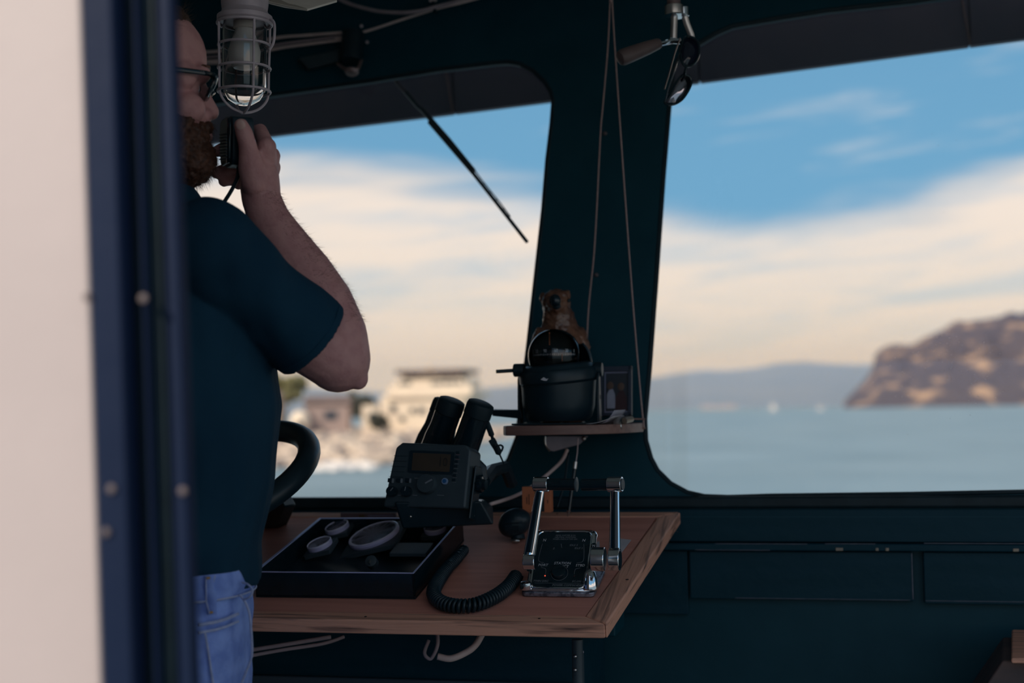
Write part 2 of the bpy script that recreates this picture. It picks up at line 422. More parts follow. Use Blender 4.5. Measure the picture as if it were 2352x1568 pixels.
M_wearhi = pm('wear_highlight_paint', (.17, .17, .22), .6, c2=(.09, .11, .15), scale=(60, 60, 60))  # scratched paint edges, with the ledge's highlight painted in as pale strips
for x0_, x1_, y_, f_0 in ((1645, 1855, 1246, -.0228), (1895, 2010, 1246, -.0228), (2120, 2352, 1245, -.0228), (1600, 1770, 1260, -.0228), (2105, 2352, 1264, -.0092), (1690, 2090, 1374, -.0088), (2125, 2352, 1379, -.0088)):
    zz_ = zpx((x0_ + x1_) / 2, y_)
    wallbox(xpx(x0_, y_), xpx(x1_, y_), zz_ - .0005, zz_ + .0005, f_0, f_0 + .004).build('wear_highlight', M_wearhi, wf)
wallbox(xg0 - .001, xg0 + .0006, zs[4] + .004, zs[3] - .004, -.0088, -.004).build('wear_highlight', M_wearhi, wf)
for a, b in ((1390, 307), (1370, 632)):
    q = wp(a, b); MB().lathe([(.004, 0), (.0045, ZS * .003), (.002, ZS * .006)], 10, T(q[0], q[1], 0)).build('nail', M_screw, wf)
# the panes and the gaskets round them
def window(name, loop, label_pane):
    c = [(p[0], p[1]) for p in loop]
    cx = sum(p[0] for p in c) / len(c); cy = sum(p[1] for p in c) / len(c)
    g = MB().tube([(p[0], p[1], -ZS * .004) for p in c], .0055, 8, closed=True).build(name, M_rubber)
    g.matrix_world = WM; struct(g)
    o = MB().ext(c, -ZS * .014, -ZS * .010).build('pane', M_glass, g)
    return g
window('window_1', LW, ''); w2_ = window('window_2', RW, '')
rgd = random.Random(21); ds = MB()
for k in range(170):
    x_ = rgd.triangular(1950, 2352, 2180); y_ = rgd.triangular(720, 960, 800) if k < 130 else rgd.uniform(300, 1120)
    q = wp(x_, y_); r_ = rgd.uniform(.00025, .0007)
    ds.lathe([(r_, 0), (r_ * .7, .0003)], 6, T(q[0], q[1], -ZS * .0098))
stuff(ds.build('dust_specks', pm('pale_dust', (.75, .72, .74), .9), w2_))
# the brow outside, over the windows: painted plates with seams, hung from the roof overhang
def vplate(pts, d=.02):
    """plate whose corners are given as pixels with their own distance"""
    a = [P(*p) for p in pts]; n = (a[1] - a[0]).cross(a[2] - a[0]).normalized()
    if n.dot(FD) < 0: n = -n
    return MB().prism(a, [p + n * d for p in a])
PL = (SILL + FD * .62)
def vp(x, y): q = onplane(x, y, PL, FD); return q
def vis(x0, x1, ytop0, ytop1, low):
    a = [vp(x0, low(x0)), vp(x1, low(x1)), vp(x1 - 12, ytop1), vp(x0 - 12, ytop0)]
    return MB().prism(a, [p + FD * .025 for p in a])
low1 = lambda x: 232 + (1270 - x) * .123
low2 = lambda x: 188 - (x - 1609) * .1335
v0 = MB().box((0, 0, 0), (.01, .01, .01), Matrix.Translation(vp(1400, 50))).build('trim_1', M_visor); struct(v0)
low = lambda x: low1(x) if x < 1350 else low2(x)
for x0, x1 in ((120, 1040), (1042, 1605), (1607, 2227), (2229, 2900)):
    vis(x0, x1, -260, -260, low).build('plate', M_visor, v0, bevel=.003)
ba_ = [vp(120, low1(120) - 6), vp(1350, low2(1350) - 12), vp(2900, low2(2900) - 6), vp(2890, -260), vp(110, -260)]
MB().prism([p + FD * .026 for p in ba_], [p + FD * .034 for p in ba_]).build('backing', M_visor, v0)
for x in (1041, 2228):
    a, b = vp(x, low(x) - 2), vp(x - 18, low(x) - 105)
    MB().tube([a - FD * .002, b - FD * .002], .0022, 6).build('seam', pm('rusty_seam', (.20, .13, .12), .8), v0)
# roof, floor, side and aft bulkheads
c_ = MB(); z0 = ZC; c_.prism([B(-2.1, .90, z0), B(2.1, .90, z0), B(2.1, 3.15, z0), B(-2.1, 3.15, z0)], [B(-2.1, .90, z0 + .08), B(2.1, .90, z0 + .08), B(2.1, 3.15, z0 + .08), B(-2.1, 3.15, z0 + .08)])
struct(c_.build('ceiling', M_ceil))
f_ = MB(); f_.prism([B(-2.1, -3.0, -.08), B(2.1, -3.0, -.08), B(2.1, 2.75, -.08), B(-2.1, 2.75, -.08)], [B(-2.1, -3.0, 0), B(2.1, -3.0, 0), B(2.1, 2.75, 0), B(-2.1, 2.75, 0)])
struct(f_.build('floor', M_floor))
SF = SILL.dot(FD)
def side(name, r, hole):
    m = frame(B(r, 0, 0), FD, UP)
    o = struct(link(holed([(AFT_F + .02, 0), (SF + .38, 0), (SF + .38, ZC), (AFT_F + .02, ZC)], [hole], -.02, .02), name, M_sidew)); o.matrix_world = m
SR_ = SILL.dot(R)
side('wall_starboard', SR_ + xr + .0, [(1.05, .04), (2.35, .04), (2.35, 2.0), (1.05, 2.0)])  # opening out of view, made large to let fill light in
side('wall_port', SR_ + xl - .0, [(1.35, 1.95), (1.40, 1.95), (1.40, 1.97), (1.35, 1.97)])
# aft bulkhead with the doorway; white outside, the jamb dark
APL = B(0, AFT_F, 0)
def ap(x, y): return onplane(x, y, APL, FD)
def jamb(x0t, x0b, x1t, x1b, f0, f1, y0=-900, y1=3900):
    """upright strip: edges given in pixels at its own front plane f0, reaching back to f1"""
    def L(xt, xb, y): return xt + (xb - xt) * y / 1568
    q = lambda x, y: onplane(x, y, APL + FD * f0, FD)
    a = [q(L(x0t, x0b, y0), y0), q(L(x1t, x1b, y0), y0), q(L(x1t, x1b, y1), y1), q(L(x0t, x0b, y1), y1)]
    return MB().prism(a, [p + FD * (f1 - f0) for p in a])
zf = lambda y: ap(200, y).z
ytp, ybt = 784 - (ZC - 1.25) * FP / .93, 784 + 1.30 * FP / .93
wa = jamb(-3200, -3150, 188, 236, .0, .05, ytp, ybt).build('wall_aft', M_white, bevel=.004); struct(wa)
dj = jamb(186, 234, 258, 306, -.012, .010, ytp + 60, ybt).build('door_1', M_navy, bevel=.003); struct(dj)
jamb(240, 288, 350, 400, .012, .020, ytp + 60, ybt).build('groove', M_rubber, dj)
jamb(302, 352, 312, 362, .002, .0115, ytp + 60, ybt).build('stop_strip', M_navy, dj, bevel=.002)
jamb(344, 396, 392, 445, .016, .030, ytp + 60, ybt).build('jamb_post', M_navy, dj, bevel=.003)
for x, y in ((222, 685), (328, 685), (277, 1120), (398, 1130), (265, 1218), (355, 1370), (352, 1480)):
    q = ap(x, y); f = -.0125 if x < 300 else (.0015 if x < 340 else .0155)
    MB().lathe([(.0034, 0), (.003, .0018), (0, .0022)], 10, frame(q + FD * (f + .0005), R, -UP) if False else Matrix.Translation(q + FD * f) @ (-FD).to_track_quat('Z', 'Y').to_matrix().to_4x4()).build('screw', M_screw, dj)

# ---------------------------------------------------------------- console desk
TILT = math.radians(12)
DY = FD * math.cos(TILT) + UP * math.sin(TILT)
DN = R.cross(DY).normalized()
DA = P(1391, 1432, 2.0)
DM = frame(DA, R, DY); DMi = DM.inverted()
def D(x, y, h=0):
    """desk coordinates (u to starboard, v away, h above the desktop) of a pixel"""
    q = DMi @ onplane(x, y, DA + DN * h, DN); return V((q.x, q.y, h))
def DW(u, v, h=0): return DM @ V((u, v, h))
def desk_m(u, v, h=0, rz=0): return DM @ T(u, v, h) @ RZ(rz)
VB = .562
U0 = -.86
dk = thing('console_desk', 'worn brown wooden console desktop with a scuffed raised edge, below the windows', 'desk', DM)
side_u = lambda v: .047 * v / VB
tw = .032
MB().ext([(U0, tw, 0), (side_u(tw) - tw * 1.15, tw, 0), (side_u(VB - .03) - tw * 1.15, VB - .03, 0), (U0, VB - .03, 0)], -.020, -.0012).build('desktop', M_wood, dk)
MB().ext([(U0, 0), (0, 0), (side_u(tw) - tw * 1.15 - .0008, tw - .0008), (U0, tw - .0008)], -.0225, 0).build('front_trim', M_trim, dk, bevel=.003)
MB().ext([(.0012, .0), (.047, VB), (.047 - tw * 1.15, VB - .0295), (side_u(tw) - tw * 1.15, tw)], -.0225, 0).build('side_trim', M_trimside, dk, bevel=.003)
MB().ext([(U0, VB - .0292), (.047 - tw * 1.15 - .001, VB - .0292), (.045, VB), (U0, VB)], -.0225, .0).build('back_trim', M_trim, dk, bevel=.002)
for u, v, r in ((-.012, .19, .0025), (-.36, .012, .002), (-.10, .016, .002), (.018, .44, .002), (-.22, .55, .002)):
    MB().lathe([(r, 0), (r, .0004)], 10, T(u + (side_u(v)), v, .0001)).build('plug', pm('dark_plug', (.03, .02, .02), .7), dk)
# cabinet under the desk
cb = thing('console_cabinet', 'dark painted console cabinet standing under the wooden desktop', 'cabinet', frame(DW(-.45, .35, 0) * 1.0 - UP * DW(-.45, .35, 0).z, R, FD))
zc = DW(0, .28).z - .035
MB().box((-.02, .06, zc / 2 - .04), (.76, .24, zc - .08), None).build('body', M_board, cb, bevel=.004)
zq = zc - .16
MB().box((.04, -.068, zq - .18), (.62, .012, .36)).build('front_panel', pm('grey_blue_panel', (.045, .075, .10), .5, c2=(.06, .085, .115), scale=(12, 12, 12)), cb, bevel=.003)
MB().box((.07, -.02, zc - .045), (.70, .10, .08)).build('top_rail', M_paint, cb, bevel=.003)
# wiring under the desk
def cable(name, label, pts, r, mat, n=8, group=None, cat='cable', seg=7):
    return tag(MB().tube(spline(pts, seg), r, n).build(name, mat, ang=180), label, cat, group)
def UDp(x, y, d): return P(x, y, d)
cable('grey_cable', 'grey cable running beside the jeans below the desk edge, upper of two', [P(540, 1498, 2.2), P(640, 1482, 2.22), P(760, 1462, 2.24)], .0035, M_cabledk)
cable('grey_cable', 'grey cable running beside the jeans below the desk edge, lower of two', [P(540, 1512, 2.2), P(650, 1492, 2.22), P(740, 1478, 2.24), P(790, 1462, 2.26)], .003, M_cabledk)
cable('hanging_cable', 'dark looped cable hanging below the desk left of the pale hose', [P(1003, 1440, 2.26), P(1005, 1480, 2.24), P(990, 1512, 2.24), P(975, 1500, 2.24), P(985, 1470, 2.25)], .003, M_cabledk)
cable('pale_hose', 'short pale hose curving below the middle of the desk', [P(1005, 1507, 2.24), P(1035, 1512, 2.24), P(1070, 1498, 2.25), P(1092, 1481, 2.26), P(1110, 1450, 2.3)], .0055, M_cable)
lg = thing('desk_bracket', 'grey metal pipe leg and clamp plate under the right end of the desk', 'bracket', frame(P(1325, 1568, 2.12), R, FD))
top = DMi.inverted() @ V((-.06, .06, -.023))
pl_ = lg.matrix_world.inverted()
MB().cyl((0, .0, -.8), pl_ @ P(1326, 1468, 2.12), .0085).build('pipe', M_grey, lg)
MB().cyl((.009, .006, -.8), pl_ @ P(1332, 1500, 2.125), .006).build('pipe', M_grey, lg)
MB().ext([(-.006, -.03), (.008, -.032), (.011, .012), (-.004, .012)], -.012, -.0095, frame(pl_ @ P(1322, 1515, 2.12), (1, 0, 0), (.1, 0, 1))).build('clamp_plate', pm('zinc_plate', (.36, .33, .38), .5, metal=.4), lg, bevel=.001)
for y in (1507, 1538):
    MB().sph(pl_ @ P(1321, y, 2.105), .0028).build('bolt', M_steel, lg)

# ---------------------------------------------------------------- instrument box
b0, b1, hb = D(590, 1372), D(962, 1374), .040
bl, br = D(585, 1310, hb), D(938, 1311, hb)
bu0, bu1 = (b0.x + bl.x) / 2, (b1.x + br.x) / 2 + .004
bv0 = (b0.y + b1.y) / 2; bv1 = D(750, 1190, hb).y
ib = thing('instrument_box', 'black open-topped box of round gauges on the desk', 'instrument box', desk_m((bu0 + bu1) / 2, (bv0 + bv1) / 2))
bw, bd = bu1 - bu0, bv1 - bv0
def bloc(x, y, h):
    q = D(x, y, h); return V((q.x - (bu0 + bu1) / 2, q.y - (bv0 + bv1) / 2, h))
t_ = .004
MB().box((0, 0, .002), (bw, bd, .004)).build('floor_panel', M_black, ib)
for nm, c, d in (('front_side', (0, -bd / 2 + t_ / 2, hb / 2), (bw, t_, hb)), ('back_side', (0, bd / 2 - t_ / 2, hb / 2), (bw, t_, hb)),
                 ('end_side', (-bw / 2 + t_ / 2, 0, hb / 2), (t_, bd, hb)), ('end_side', (bw / 2 - t_ / 2, 0, hb / 2), (t_, bd, hb))):
    MB().box(c, d).build(nm, M_blackg, ib, bevel=.0008)
for c, d in (((0, -bd / 2 + .001, hb + .0006), (bw, .003, .0016)), ((0, bd / 2 - .002, hb + .0006), (bw, .005, .0016)), ((-bw / 2 + .002, 0, hb + .0006), (.005, bd, .0016)), ((bw / 2 - .001, 0, hb + .0006), (.0025, bd, .0016))):
    MB().box(c, d).build('rim', M_rim, ib, bevel=.0006)
def gauge(x, y, r, tilt, face, nm, needle=40, h=.028):
    c = bloc(x, y, h)
    m = Matrix.Translation(c) @ RY(-tilt) @ RX(9)
    MB().ext(rrect(r * 2.35, r * 2.35, .002), -.010, -.002, m).build('gauge_plate', M_grey, ib, bevel=.0008)
    g = MB().lathe([(r * 1.02, -.004), (r * 1.06, .002), (r * 1.02, .005), (r * .93, .005), (r * .92, .002), (0, .002)], 40, m).build(nm, M_dial, ib)
    MB().lathe([(r * .93, .0045), (r * 1.03, .0045), (r * 1.05, .0055), (r * .99, .0068), (r * .93, .0055)], 40, m).build('bezel', M_bluegrey, g)
    MB().lathe([(0, .0055), (r * .93, .0055)], 40, m).build('lens', M_gaugeglass, g)
    a = math.radians(needle)
    MB().box((r * .32, 0, 0), (r * .75, .0012, .0008), m @ T(0, 0, .0032) @ Matrix.Rotation(a, 4, 'Z')).build('needle', M_ink, g)
    for k in range(9):
        q = math.radians(-30 + 30 * k)
        MB().box((r * .80, 0, 0), (r * .12, .0008, .0004), m @ T(0, 0, .0024) @ Matrix.Rotation(q, 4, 'Z')).build('tick', M_inkdim, g)
gauge(775, 1213, .0205, 13, 1, 'gauge', 60)
gauge(735, 1252, .0205, 13, 1, 'gauge', 120)
gauge(860, 1231, .0425, 13, 1, 'gauge', 100, h=.027)
gauge(1000, 1216, .0185, 3, 1, 'gauge', 70)
c = bloc(945, 1258, .028)
MB().ext(rrect(.062, .048, .002), -.006, 0, Matrix.Translation(c) @ RX(4)).build('switch_panel', M_grey, ib, bevel=.001)
k = bloc(852, 1288, .030)
ks = MB().lathe([(.0095, -.012), (.0095, .001), (.007, .002), (0, .002)], 24, Matrix.Translation(k) @ RX(50)).build('key_switch', M_grey, ib)
MB().box((0, -.003, .004), (.0016, .007, .008), Matrix.Translation(k) @ RX(50)).build('key', M_steel, ks)

# pale ruler-like strip leaning behind the box
rl = thing('folded_chart_strip', 'narrow pale folded strip lying along the back of the desk behind the gauge box', 'paper', desk_m(D(862, 1178).x, VB - .045))
MB().box((0, 0, .006), (.106, .008, .012)).build('strip', pm('faded_card', (.17, .12, .13), .7, c2=(.14, .10, .115)), rl, bevel=.001)
MB().box((.025, -.0042, .0075), (.05, .0006, .003)).build('pale_line', pm('lilac_print', (.22, .20, .3), .6), rl)
MB().box((-.012, -.0042, .006), (.01, .0006, .006)).build('yellow_mark', pm('ochre_print', (.14, .09, .03), .6), rl)

# ---------------------------------------------------------------- radio on its bracket
rx_, ry_ = 984, 1090
RD = 2.27
rn = (V((-.34, -1.0, .20))).normalized()                  # direction the face looks
ru = (up - rn * up.dot(rn)).normalized(); rr = ru.cross(rn).normalized()
if rr.dot(rt) < 0: rr = -rr
rot = Matrix.Rotation(math.radians(-.6), 3, rn)
rr2 = rot @ rr
if (rot @ ru).dot(rt) < 0: rr2 = Matrix.Rotation(math.radians(.6), 3, rn) @ rr
RM = frame(P(rx_, ry_, RD), rr2, rn.cross(rr2))
rd = thing('marine_radio', 'dark grey marine radio with a dim amber display, tilted on its bracket', 'radio', RM)
RMi = RM.inverted()
def rp(x, y, z=0):
    q = RMi @ onplane(x, y, RM.translation + rn * z, rn); return (q.x, q.y)
hw, hh = .0675, .0505
body = [(-hw - .006, -hh - .004), (hw, -hh), (hw + .001, hh - .008), (hw - .008, hh), (-hw + .016, hh), (-hw + .006, hh - .008)]
MB().ext(body, -.05, 0).build('housing', M_grey, rd, bevel=.004, seg=3)
def patch(x0, y0, x1, y1, z, h, nm, mat, par=rd, r=.0008, bev=0):
    a, b_ = rp(x0, y0), rp(x1, y1); w, hgt = abs(b_[0] - a[0]), abs(b_[1] - a[1])
    return MB().ext([(p[0] + (a[0] + b_[0]) / 2, p[1] + (a[1] + b_[1]) / 2) for p in rrect(w, hgt, min(r, w / 2.1, hgt / 2.1))], z, z + h).build(nm, mat, par, bevel=bev)
bz = patch(942, 1034, 1040, 1090, -.0005, .0022, 'display_bezel', M_black, r=.003)
lc = patch(950, 1040, 1033, 1084, .0017, .0004, 'display', M_lcd)
a = rp(1018, 1062)
text('10', .021, pm('lcd_digit', (.028, .026, .026), .4), lc, T(a[0], a[1], .0022), name='digit', sx=.8)
for i in range(5):
    patch(905 - i * 3, 1046 + i * 12, 936 - i * 2.5, 1048 + i * 12, -.0003, .0012, 'speaker_slot', M_black)
for i in range(7):
    patch(1048 - i * 1.5, 1036 + i * 10.5, 1056 - i * 1.5, 1042 + i * 10.5, -.0003, .0022, 'key', M_black, bev=.0004)
    patch(1048 - i * 1.5, 1043.4 + i * 10.5, 1057 - i * 1.5, 1044.6 + i * 10.5, 0, .0008, 'key_mark', pm('rose_print', (.22, .13, .16), .6) if i < 2 else M_inkdim)
for i, x in enumerate((898, 918, 938)):
    patch(x - 6, 1098, x + 6, 1108, -.0003, .0026, 'button', M_black, bev=.0005)
    patch(x + 4, 1099, x + 6.5, 1109, 0, .003, 'button_mark', M_inkdim)
def knob(x, y, r, h, nm, mat, tick=None):
    a = rp(x, y)
    o = MB().lathe([(r, 0), (r * .98, h * .7), (r * .9, h), (0, h)], 24, T(a[0], a[1], -.0005)).build(nm, mat, rd)
    if tick: MB().box((0, 0, 0), (r * .16, r * .8, .0006), T(a[0], a[1], h) @ RZ(tick) @ T(0, r * .4, 0)).build('pointer', M_inkdim, o)
    return o
knob(984, 1112, .016, .014, 'tuning_knob', M_grey, -60)
knob(903, 1129, .0085, .012, 'volume_knob', M_black, -40)
knob(936, 1129, .0085, .012, 'squelch_knob', M_black, -10)
b_ = knob(1022, 1105, .0055, .003, 'round_badge', pm('pale_blue_badge', (.25, .34, .5), .5))
a = rp(1022, 1105); MB().lathe([(.0033, .003), (.0033, .0036), (0, .0036)], 16, T(a[0], a[1], -.0004)).build('badge_centre', pm('blue_badge', (.02, .12, .32), .5), b_)
for x0, y0, x1 in ((952, 1097, 968), (1004, 1136, 1020), (948, 1136, 958), (914, 1136, 922)):
    patch(x0, y0, x1, y0 + 2, 0, .0005, 'caption', M_inkdim)
# bracket: yoke, side knob and foot block
MB().box((.073, -.02, -.028), (.004, .085, .03), RZ(-2)).build('yoke_arm', M_black, rd, bevel=.002)
kn = MB().lathe([(.0125, 0), (.0135, .003), (.0125, .008), (.009, .009), (.0085, .014), (0, .014)], 16, T(.075, -.008, -.028) @ RY(90)).build('clamp_knob', M_blackg, rd)
for i in range(8):
    q = 2 * pi * i / 8
    MB().box((.0135 * math.cos(q), .0135 * math.sin(q), .004), (.003, .003, .007), T(.075, -.008, -.028) @ RY(90)).build('grip_lug', M_blackg, kn)
ft = MB()
p1 = [RMi @ P(x, y, d) for x, y, d in ((905, 1152, 2.27), (1105, 1150, 2.26), (1135, 1205, 2.27), (925, 1215, 2.28))]
p2 = [RMi @ P(x, y, d) for x, y, d in ((915, 1150, 2.40), (1110, 1146, 2.39), (1135, 1165, 2.42), (935, 1172, 2.43))]
ft.prism(p1, p2); ft.build('foot_block', M_black, rd, bevel=.004)
for x, y in ((943, 1186), (1087, 1184)):
    MB().sph(RMi @ P(x, y, 2.262), .0022).build('bolt', M_steel, rd)
ar = MB(); ar.tube([RMi @ P(1090, 1060, 2.33), RMi @ P(1106, 1075, 2.33), RMi @ P(1108, 1100, 2.33)], .009, 8)
ar.build('mount_arm', M_black, rd)
ar = MB(); ar.tube([RMi @ P(1112, 1105, 2.34), RMi @ P(1130, 1080, 2.40), RMi @ P(1160, 1072, 2.46), RMi @ P(1175, 1110, 2.5)], .011, 8)
ar.build('mount_arm', M_black, rd)

# ---------------------------------------------------------------- binoculars standing behind the radio
BD = 2.40
ba, bb = P(1004, 1080, BD + .02), P(1040, 948, BD)      # left barrel axis
ca, cb_ = P(1045, 1085, BD - .02), P(1098, 948, BD - .03)
bn = thing('binoculars', 'black binoculars standing on end behind the radio', 'binoculars', frame(P(1025, 1130, BD), R, FD))
bni = bn.matrix_world.inverted()
def barrel(p, q, r0, r1):
    p, q = bni @ p, bni @ q; d = (q - p); L = d.length + .022
    m = Matrix.Translation(p) @ d.to_track_quat('Z', 'Y').to_matrix().to_4x4()
    o = MB().lathe([(0, -.03), (r0, -.03), (r0, L * .25), (r0 * .97, L * .45), (r1, L * .62), (r1, L * .80)], 28, m).build('barrel', M_blackg, bn)
    MB().lathe([(r1 * .98, L * .80), (r1 * 1.04, L * .81), (r1 * 1.04, L * .94), (r1 * .98, L * .985), (r1 * .8, L), (0, L)], 28, m).build('eyecup', M_rubber, o)
    return o
barrel(P(985, 1075, 2.42), P(1030, 945, 2.40), .026, .0225)
barrel(P(962, 1078, 2.47), P(1012, 945, 2.46), .024, .019)
barrel(P(1050, 1080, 2.38), P(1096, 952, 2.36), .0235, .0225)
MB().cyl(bni @ P(1020, 1040, 2.40), bni @ P(1075, 1030, 2.38), .012).build('hinge', M_black, bn)
st = [bni @ P(x, y, 2.36) for x, y in ((1112, 958), (1117, 968), (1124, 985), (1130, 1002), (1133, 1016), (1140, 1028), (1146, 1040), (1158, 1066))]
MB().tube(spline(st, 5), [.0050] * 15 + [.0028] * 4 + [.0058] * 12 + [.0015] * 5, 8, flat=(1, .3, (1, 0, 0))).build('strap', M_rubber, bn)
MB().box((0, 0, 0), (.012, .003, .010), Matrix.Translation(bni @ P(1132, 1014, 2.36)) @ RY(-30)).build('buckle', M_black, bn, bevel=.001)
MB().tube(spline([bni @ P(x, y, 2.355) for x, y in ((1140, 1028), (1148, 1022), (1155, 1026), (1152, 1036))], 4), .0017, 6).build('strap_tail', M_rubber, bn)

# ---------------------------------------------------------------- chrome throttle control
tb0, tb1 = D(1197, 1370), D(1366, 1370)
tcx = (tb0.x + tb1.x) / 2; TWd = tb1.x - tb0.x
TM = desk_m(tcx, (tb0.y + tb1.y) / 2, 0, 0)
th = thing('throttle_control', 'chrome twin-lever throttle control with a black panel on the desk', 'throttle', TM)
TMi = TM.inverted()
def tl(x, y, d): return TMi @ P(x, y, d)
w2 = TWd / 2 - .004
MB().ext([(p[0], p[1] + .055) for p in rrect(TWd, .114, .008)], 0, .0075).build('base_plate', pm('pitted_steel', (.30, .31, .38), .45, metal=.8, c2=(.10, .11, .15), scale=(140, 140, 140), lo=.45, hi=.6, bump=.5), th, bevel=.002)
# wedge-shaped chrome body
PA = math.radians(42)
prof = [(.002, .006), (.002, .010), (.006, .0135), (.082, .0725), (.092, .0755), (.104, .071), (.110, .056), (.110, .006)]   # (y, z) side outline
def bodyring(x, s):
    return [V((x, .055 + (y - .055) * s, .006 + (z - .006) * s)) for y, z in prof]
cbm = MB().loft([bodyring(-w2 + .002, .90), bodyring(-w2 + .006, .98), bodyring(-w2 + .012, 1), bodyring(w2 - .012, 1), bodyring(w2 - .006, .98), bodyring(w2 - .002, .90)])
bo = cbm.build('body', M_chrome, th, bevel=.004, seg=3, ang=50)
# the panel face lies on the slope between (.010,.026) and (.082,.088)
py0, pz0, py1, pz1 = .006, .0135, .082, .0725
FM = frame(V((0, (py0 + py1) / 2, (pz0 + pz1) / 2)), (1, 0, 0), (0, py1 - py0, pz1 - pz0))
plen = math.hypot(py1 - py0, pz1 - pz0); pw = TWd * .735
pn = MB().ext(rrect(pw, plen * 1.04, .010), -.003, .0016, FM).build('panel', M_blackg, th, bevel=.0008)
MB().tube([FM @ V((p[0], p[1], .0012)) for p in rrect(pw + .0025, plen * 1.04 + .0025, .011)], .0016, 8, closed=True).build('panel_rim', M_chrome, th)
def pt(s, u, v, size, mat=M_inkdim, ax='CENTER', sh=.15, sxx=1.0):
    """lettering on the panel: u, v run 0..1 across and down the panel"""
    return text(s, size, mat, pn, FM @ T((u - .5) * pw, (.5 - v) * plen * 1.04, .0019), ax, shear=sh, sx=sxx)
pt('GEAR SHIFTER IS IN', .52, .065, .0036); pt('NEUTRAL POSITION', .52, .10, .0036); pt('WHEN INDICATOR ON', .52, .135, .0036)
pt('N', .13, .155, .0065, M_ink); pt('N', .88, .155, .0065, M_ink)
pt('IDLE 2', .70, .245, .0046); pt('IDLE 3', .80, .30, .0046); pt('2', .33, .305, .0046)
pt('STATION', .53, .575, .0062, M_ink); pt('SELECT', .53, .635, .0062, M_ink)
pt('PORT', .17, .61, .0060, M_ink); pt('STBD', .87, .61, .0060, M_ink)
pt('TWIN DISC', .17, .895, .0046); pt('EC-200', .84, .895, .0046); pt('POWER COMMANDER\u00ae', .70, .965, .0046)
def pl2(pts, r=.0003, mat=M_inkdim):
    return MB().tube([FM @ V(((u - .5) * pw, (.5 - v) * plen * 1.04, .0018)) for u, v in spline2(pts)], r, 5).build('printed_line', mat, pn)
def spline2(p): return [(q.x, q.y) for q in spline([V((a, b, 0)) for a, b in p], 6)]
pl2([(.10, .22), (.08, .36), (.07, .50), (.10, .55), (.18, .565)]); pl2([(.89, .22), (.91, .36), (.92, .50), (.89, .55), (.80, .565)])
pl2([(.14, .655), (.22, .67), (.24, .71), (.24, .77)]); pl2([(.88, .655), (.80, .67), (.78, .71), (.78, .77)])
pl2([(.06, .93), (.5, .93), (.92, .93)], .0002); pl2([(.46, .22), (.48, .29)], .0004)
kq = FM @ V(((.5 - .5) * pw, (.5 - .76) * plen, .0015))
kk = MB().lathe([(.0125, 0), (.0122, .004), (.0105, .0075), (.009, .008), (0, .0075)], 28, FM @ T(.0, -.26 * plen, .0012)).build('station_knob', M_blackg, pn)
MB().tube([FM @ V((.0129 * math.cos(q), -.26 * plen + .0129 * math.sin(q), .0018)) for q in [2 * pi * i / 28 for i in range(28)]], .00025, 5, closed=True).build('knob_ring', M_inkdim, kk)
for u, mt in ((.235, M_red), (.785, pm('unlit_red_lamp', (.10, .03, .03), .4))):
    MB().sph(FM @ V(((u - .5) * pw, (.5 - .80) * plen * 1.04, .0016)), .0012).build('indicator_lamp', mt, pn)
# black quadrant strips with gear letters on both shoulders, hubs, levers and grips
for s in (-1, 1):
    qs = MB().ext(rrect(.0075, .052, .003), 0, .0018, FM @ T(s * (pw / 2 + .0068), .004, .0004)).build('quadrant_strip', M_blackg, th, bevel=.0005)
    text('R', .0058, M_ink, qs, FM @ T(s * (pw / 2 + .0068), -.010, .0026)); text('N', .0058, M_ink, qs, FM @ T(s * (pw / 2 + .0068), .024, .0026))
    MB().ext([(-.0012, -.008), (.0012, -.008), (.0022, .010), (-.0022, .010)], 0, .0004, FM @ T(s * (pw / 2 + .0068), .006, .0024)).build('throttle_wedge', M_ink, qs)
bs = MB().lathe([(.0115, 0), (.0125, .004), (.011, .016), (.0085, .026), (.004, .031), (0, .032)], 24, T(w2 - .004, .010, .007) @ RX(-18)).build('corner_boss', M_chrome, th)
MB().lathe([(.009, 0), (.0095, .003), (.008, .010), (0, .011)], 20, T(-w2 + .003, .006, .010)).build('corner_boss', M_chrome, th)
def lever(pivot, head, grip_end, hubs, disc):
    pv, hd_, ge = (tl(*q) for q in (pivot, head, grip_end))
    lv = MB(); pts = [pv, pv.lerp(hd_, .35), pv.lerp(hd_, .7), hd_]
    lv.tube(spline(pts, 4), [.0088 - .0018 * min(1, i / 9) for i in range(13)], 14, flat=(1, .62, (1, 0, 0)))
    o = lv.build('lever', M_chrome, th)
    ax = (ge - hd_).normalized()
    fv = (TMi.to_3x3() @ (CAM - TM.translation)).normalized(); oo = fv * .0050
    MB().tube([pv.lerp(hd_, .12) + oo, pv.lerp(hd_, .5) + oo * .92, pv.lerp(hd_, .9) + oo * .86], [.0046, .0042, .0034], 10, flat=(1, .25, (1, 0, 0))).build('shading_strip', M_blackg, o)  # black strip paints the dark shading down the chrome lever face
    MB().cyl(hd_ - ax * .011, hd_ + ax * .011, .0112, n=24).build('lever_head', M_chrome, o, bevel=.001)
    MB().cyl(hd_ - ax * .0112, hd_ - ax * .0122, .0085, n=24).build('end_cap', M_grey, o)
    MB().cyl(hd_ + ax * .0105, ge, .0088, n=20).build('grip', M_blackg, o, bevel=.001)
    if disc: MB().cyl(ge, ge + ax * .0022, .0112, n=24).build('grip_disc', M_grey, o, bevel=.0006)
    for k, (r, a, b) in enumerate(hubs):
        MB().cyl(pv + V((a, 0, 0)), pv + V((b, 0, 0)), r, n=28).build('hub', M_chrome, o, bevel=.0015)
    return o
lv = lever((1412, 1284, 2.065), (1413, 1112, 2.10), (1336, 1113, 2.12), ((.0165, -.008, .008), (.0175, -.034, -.014)), False)
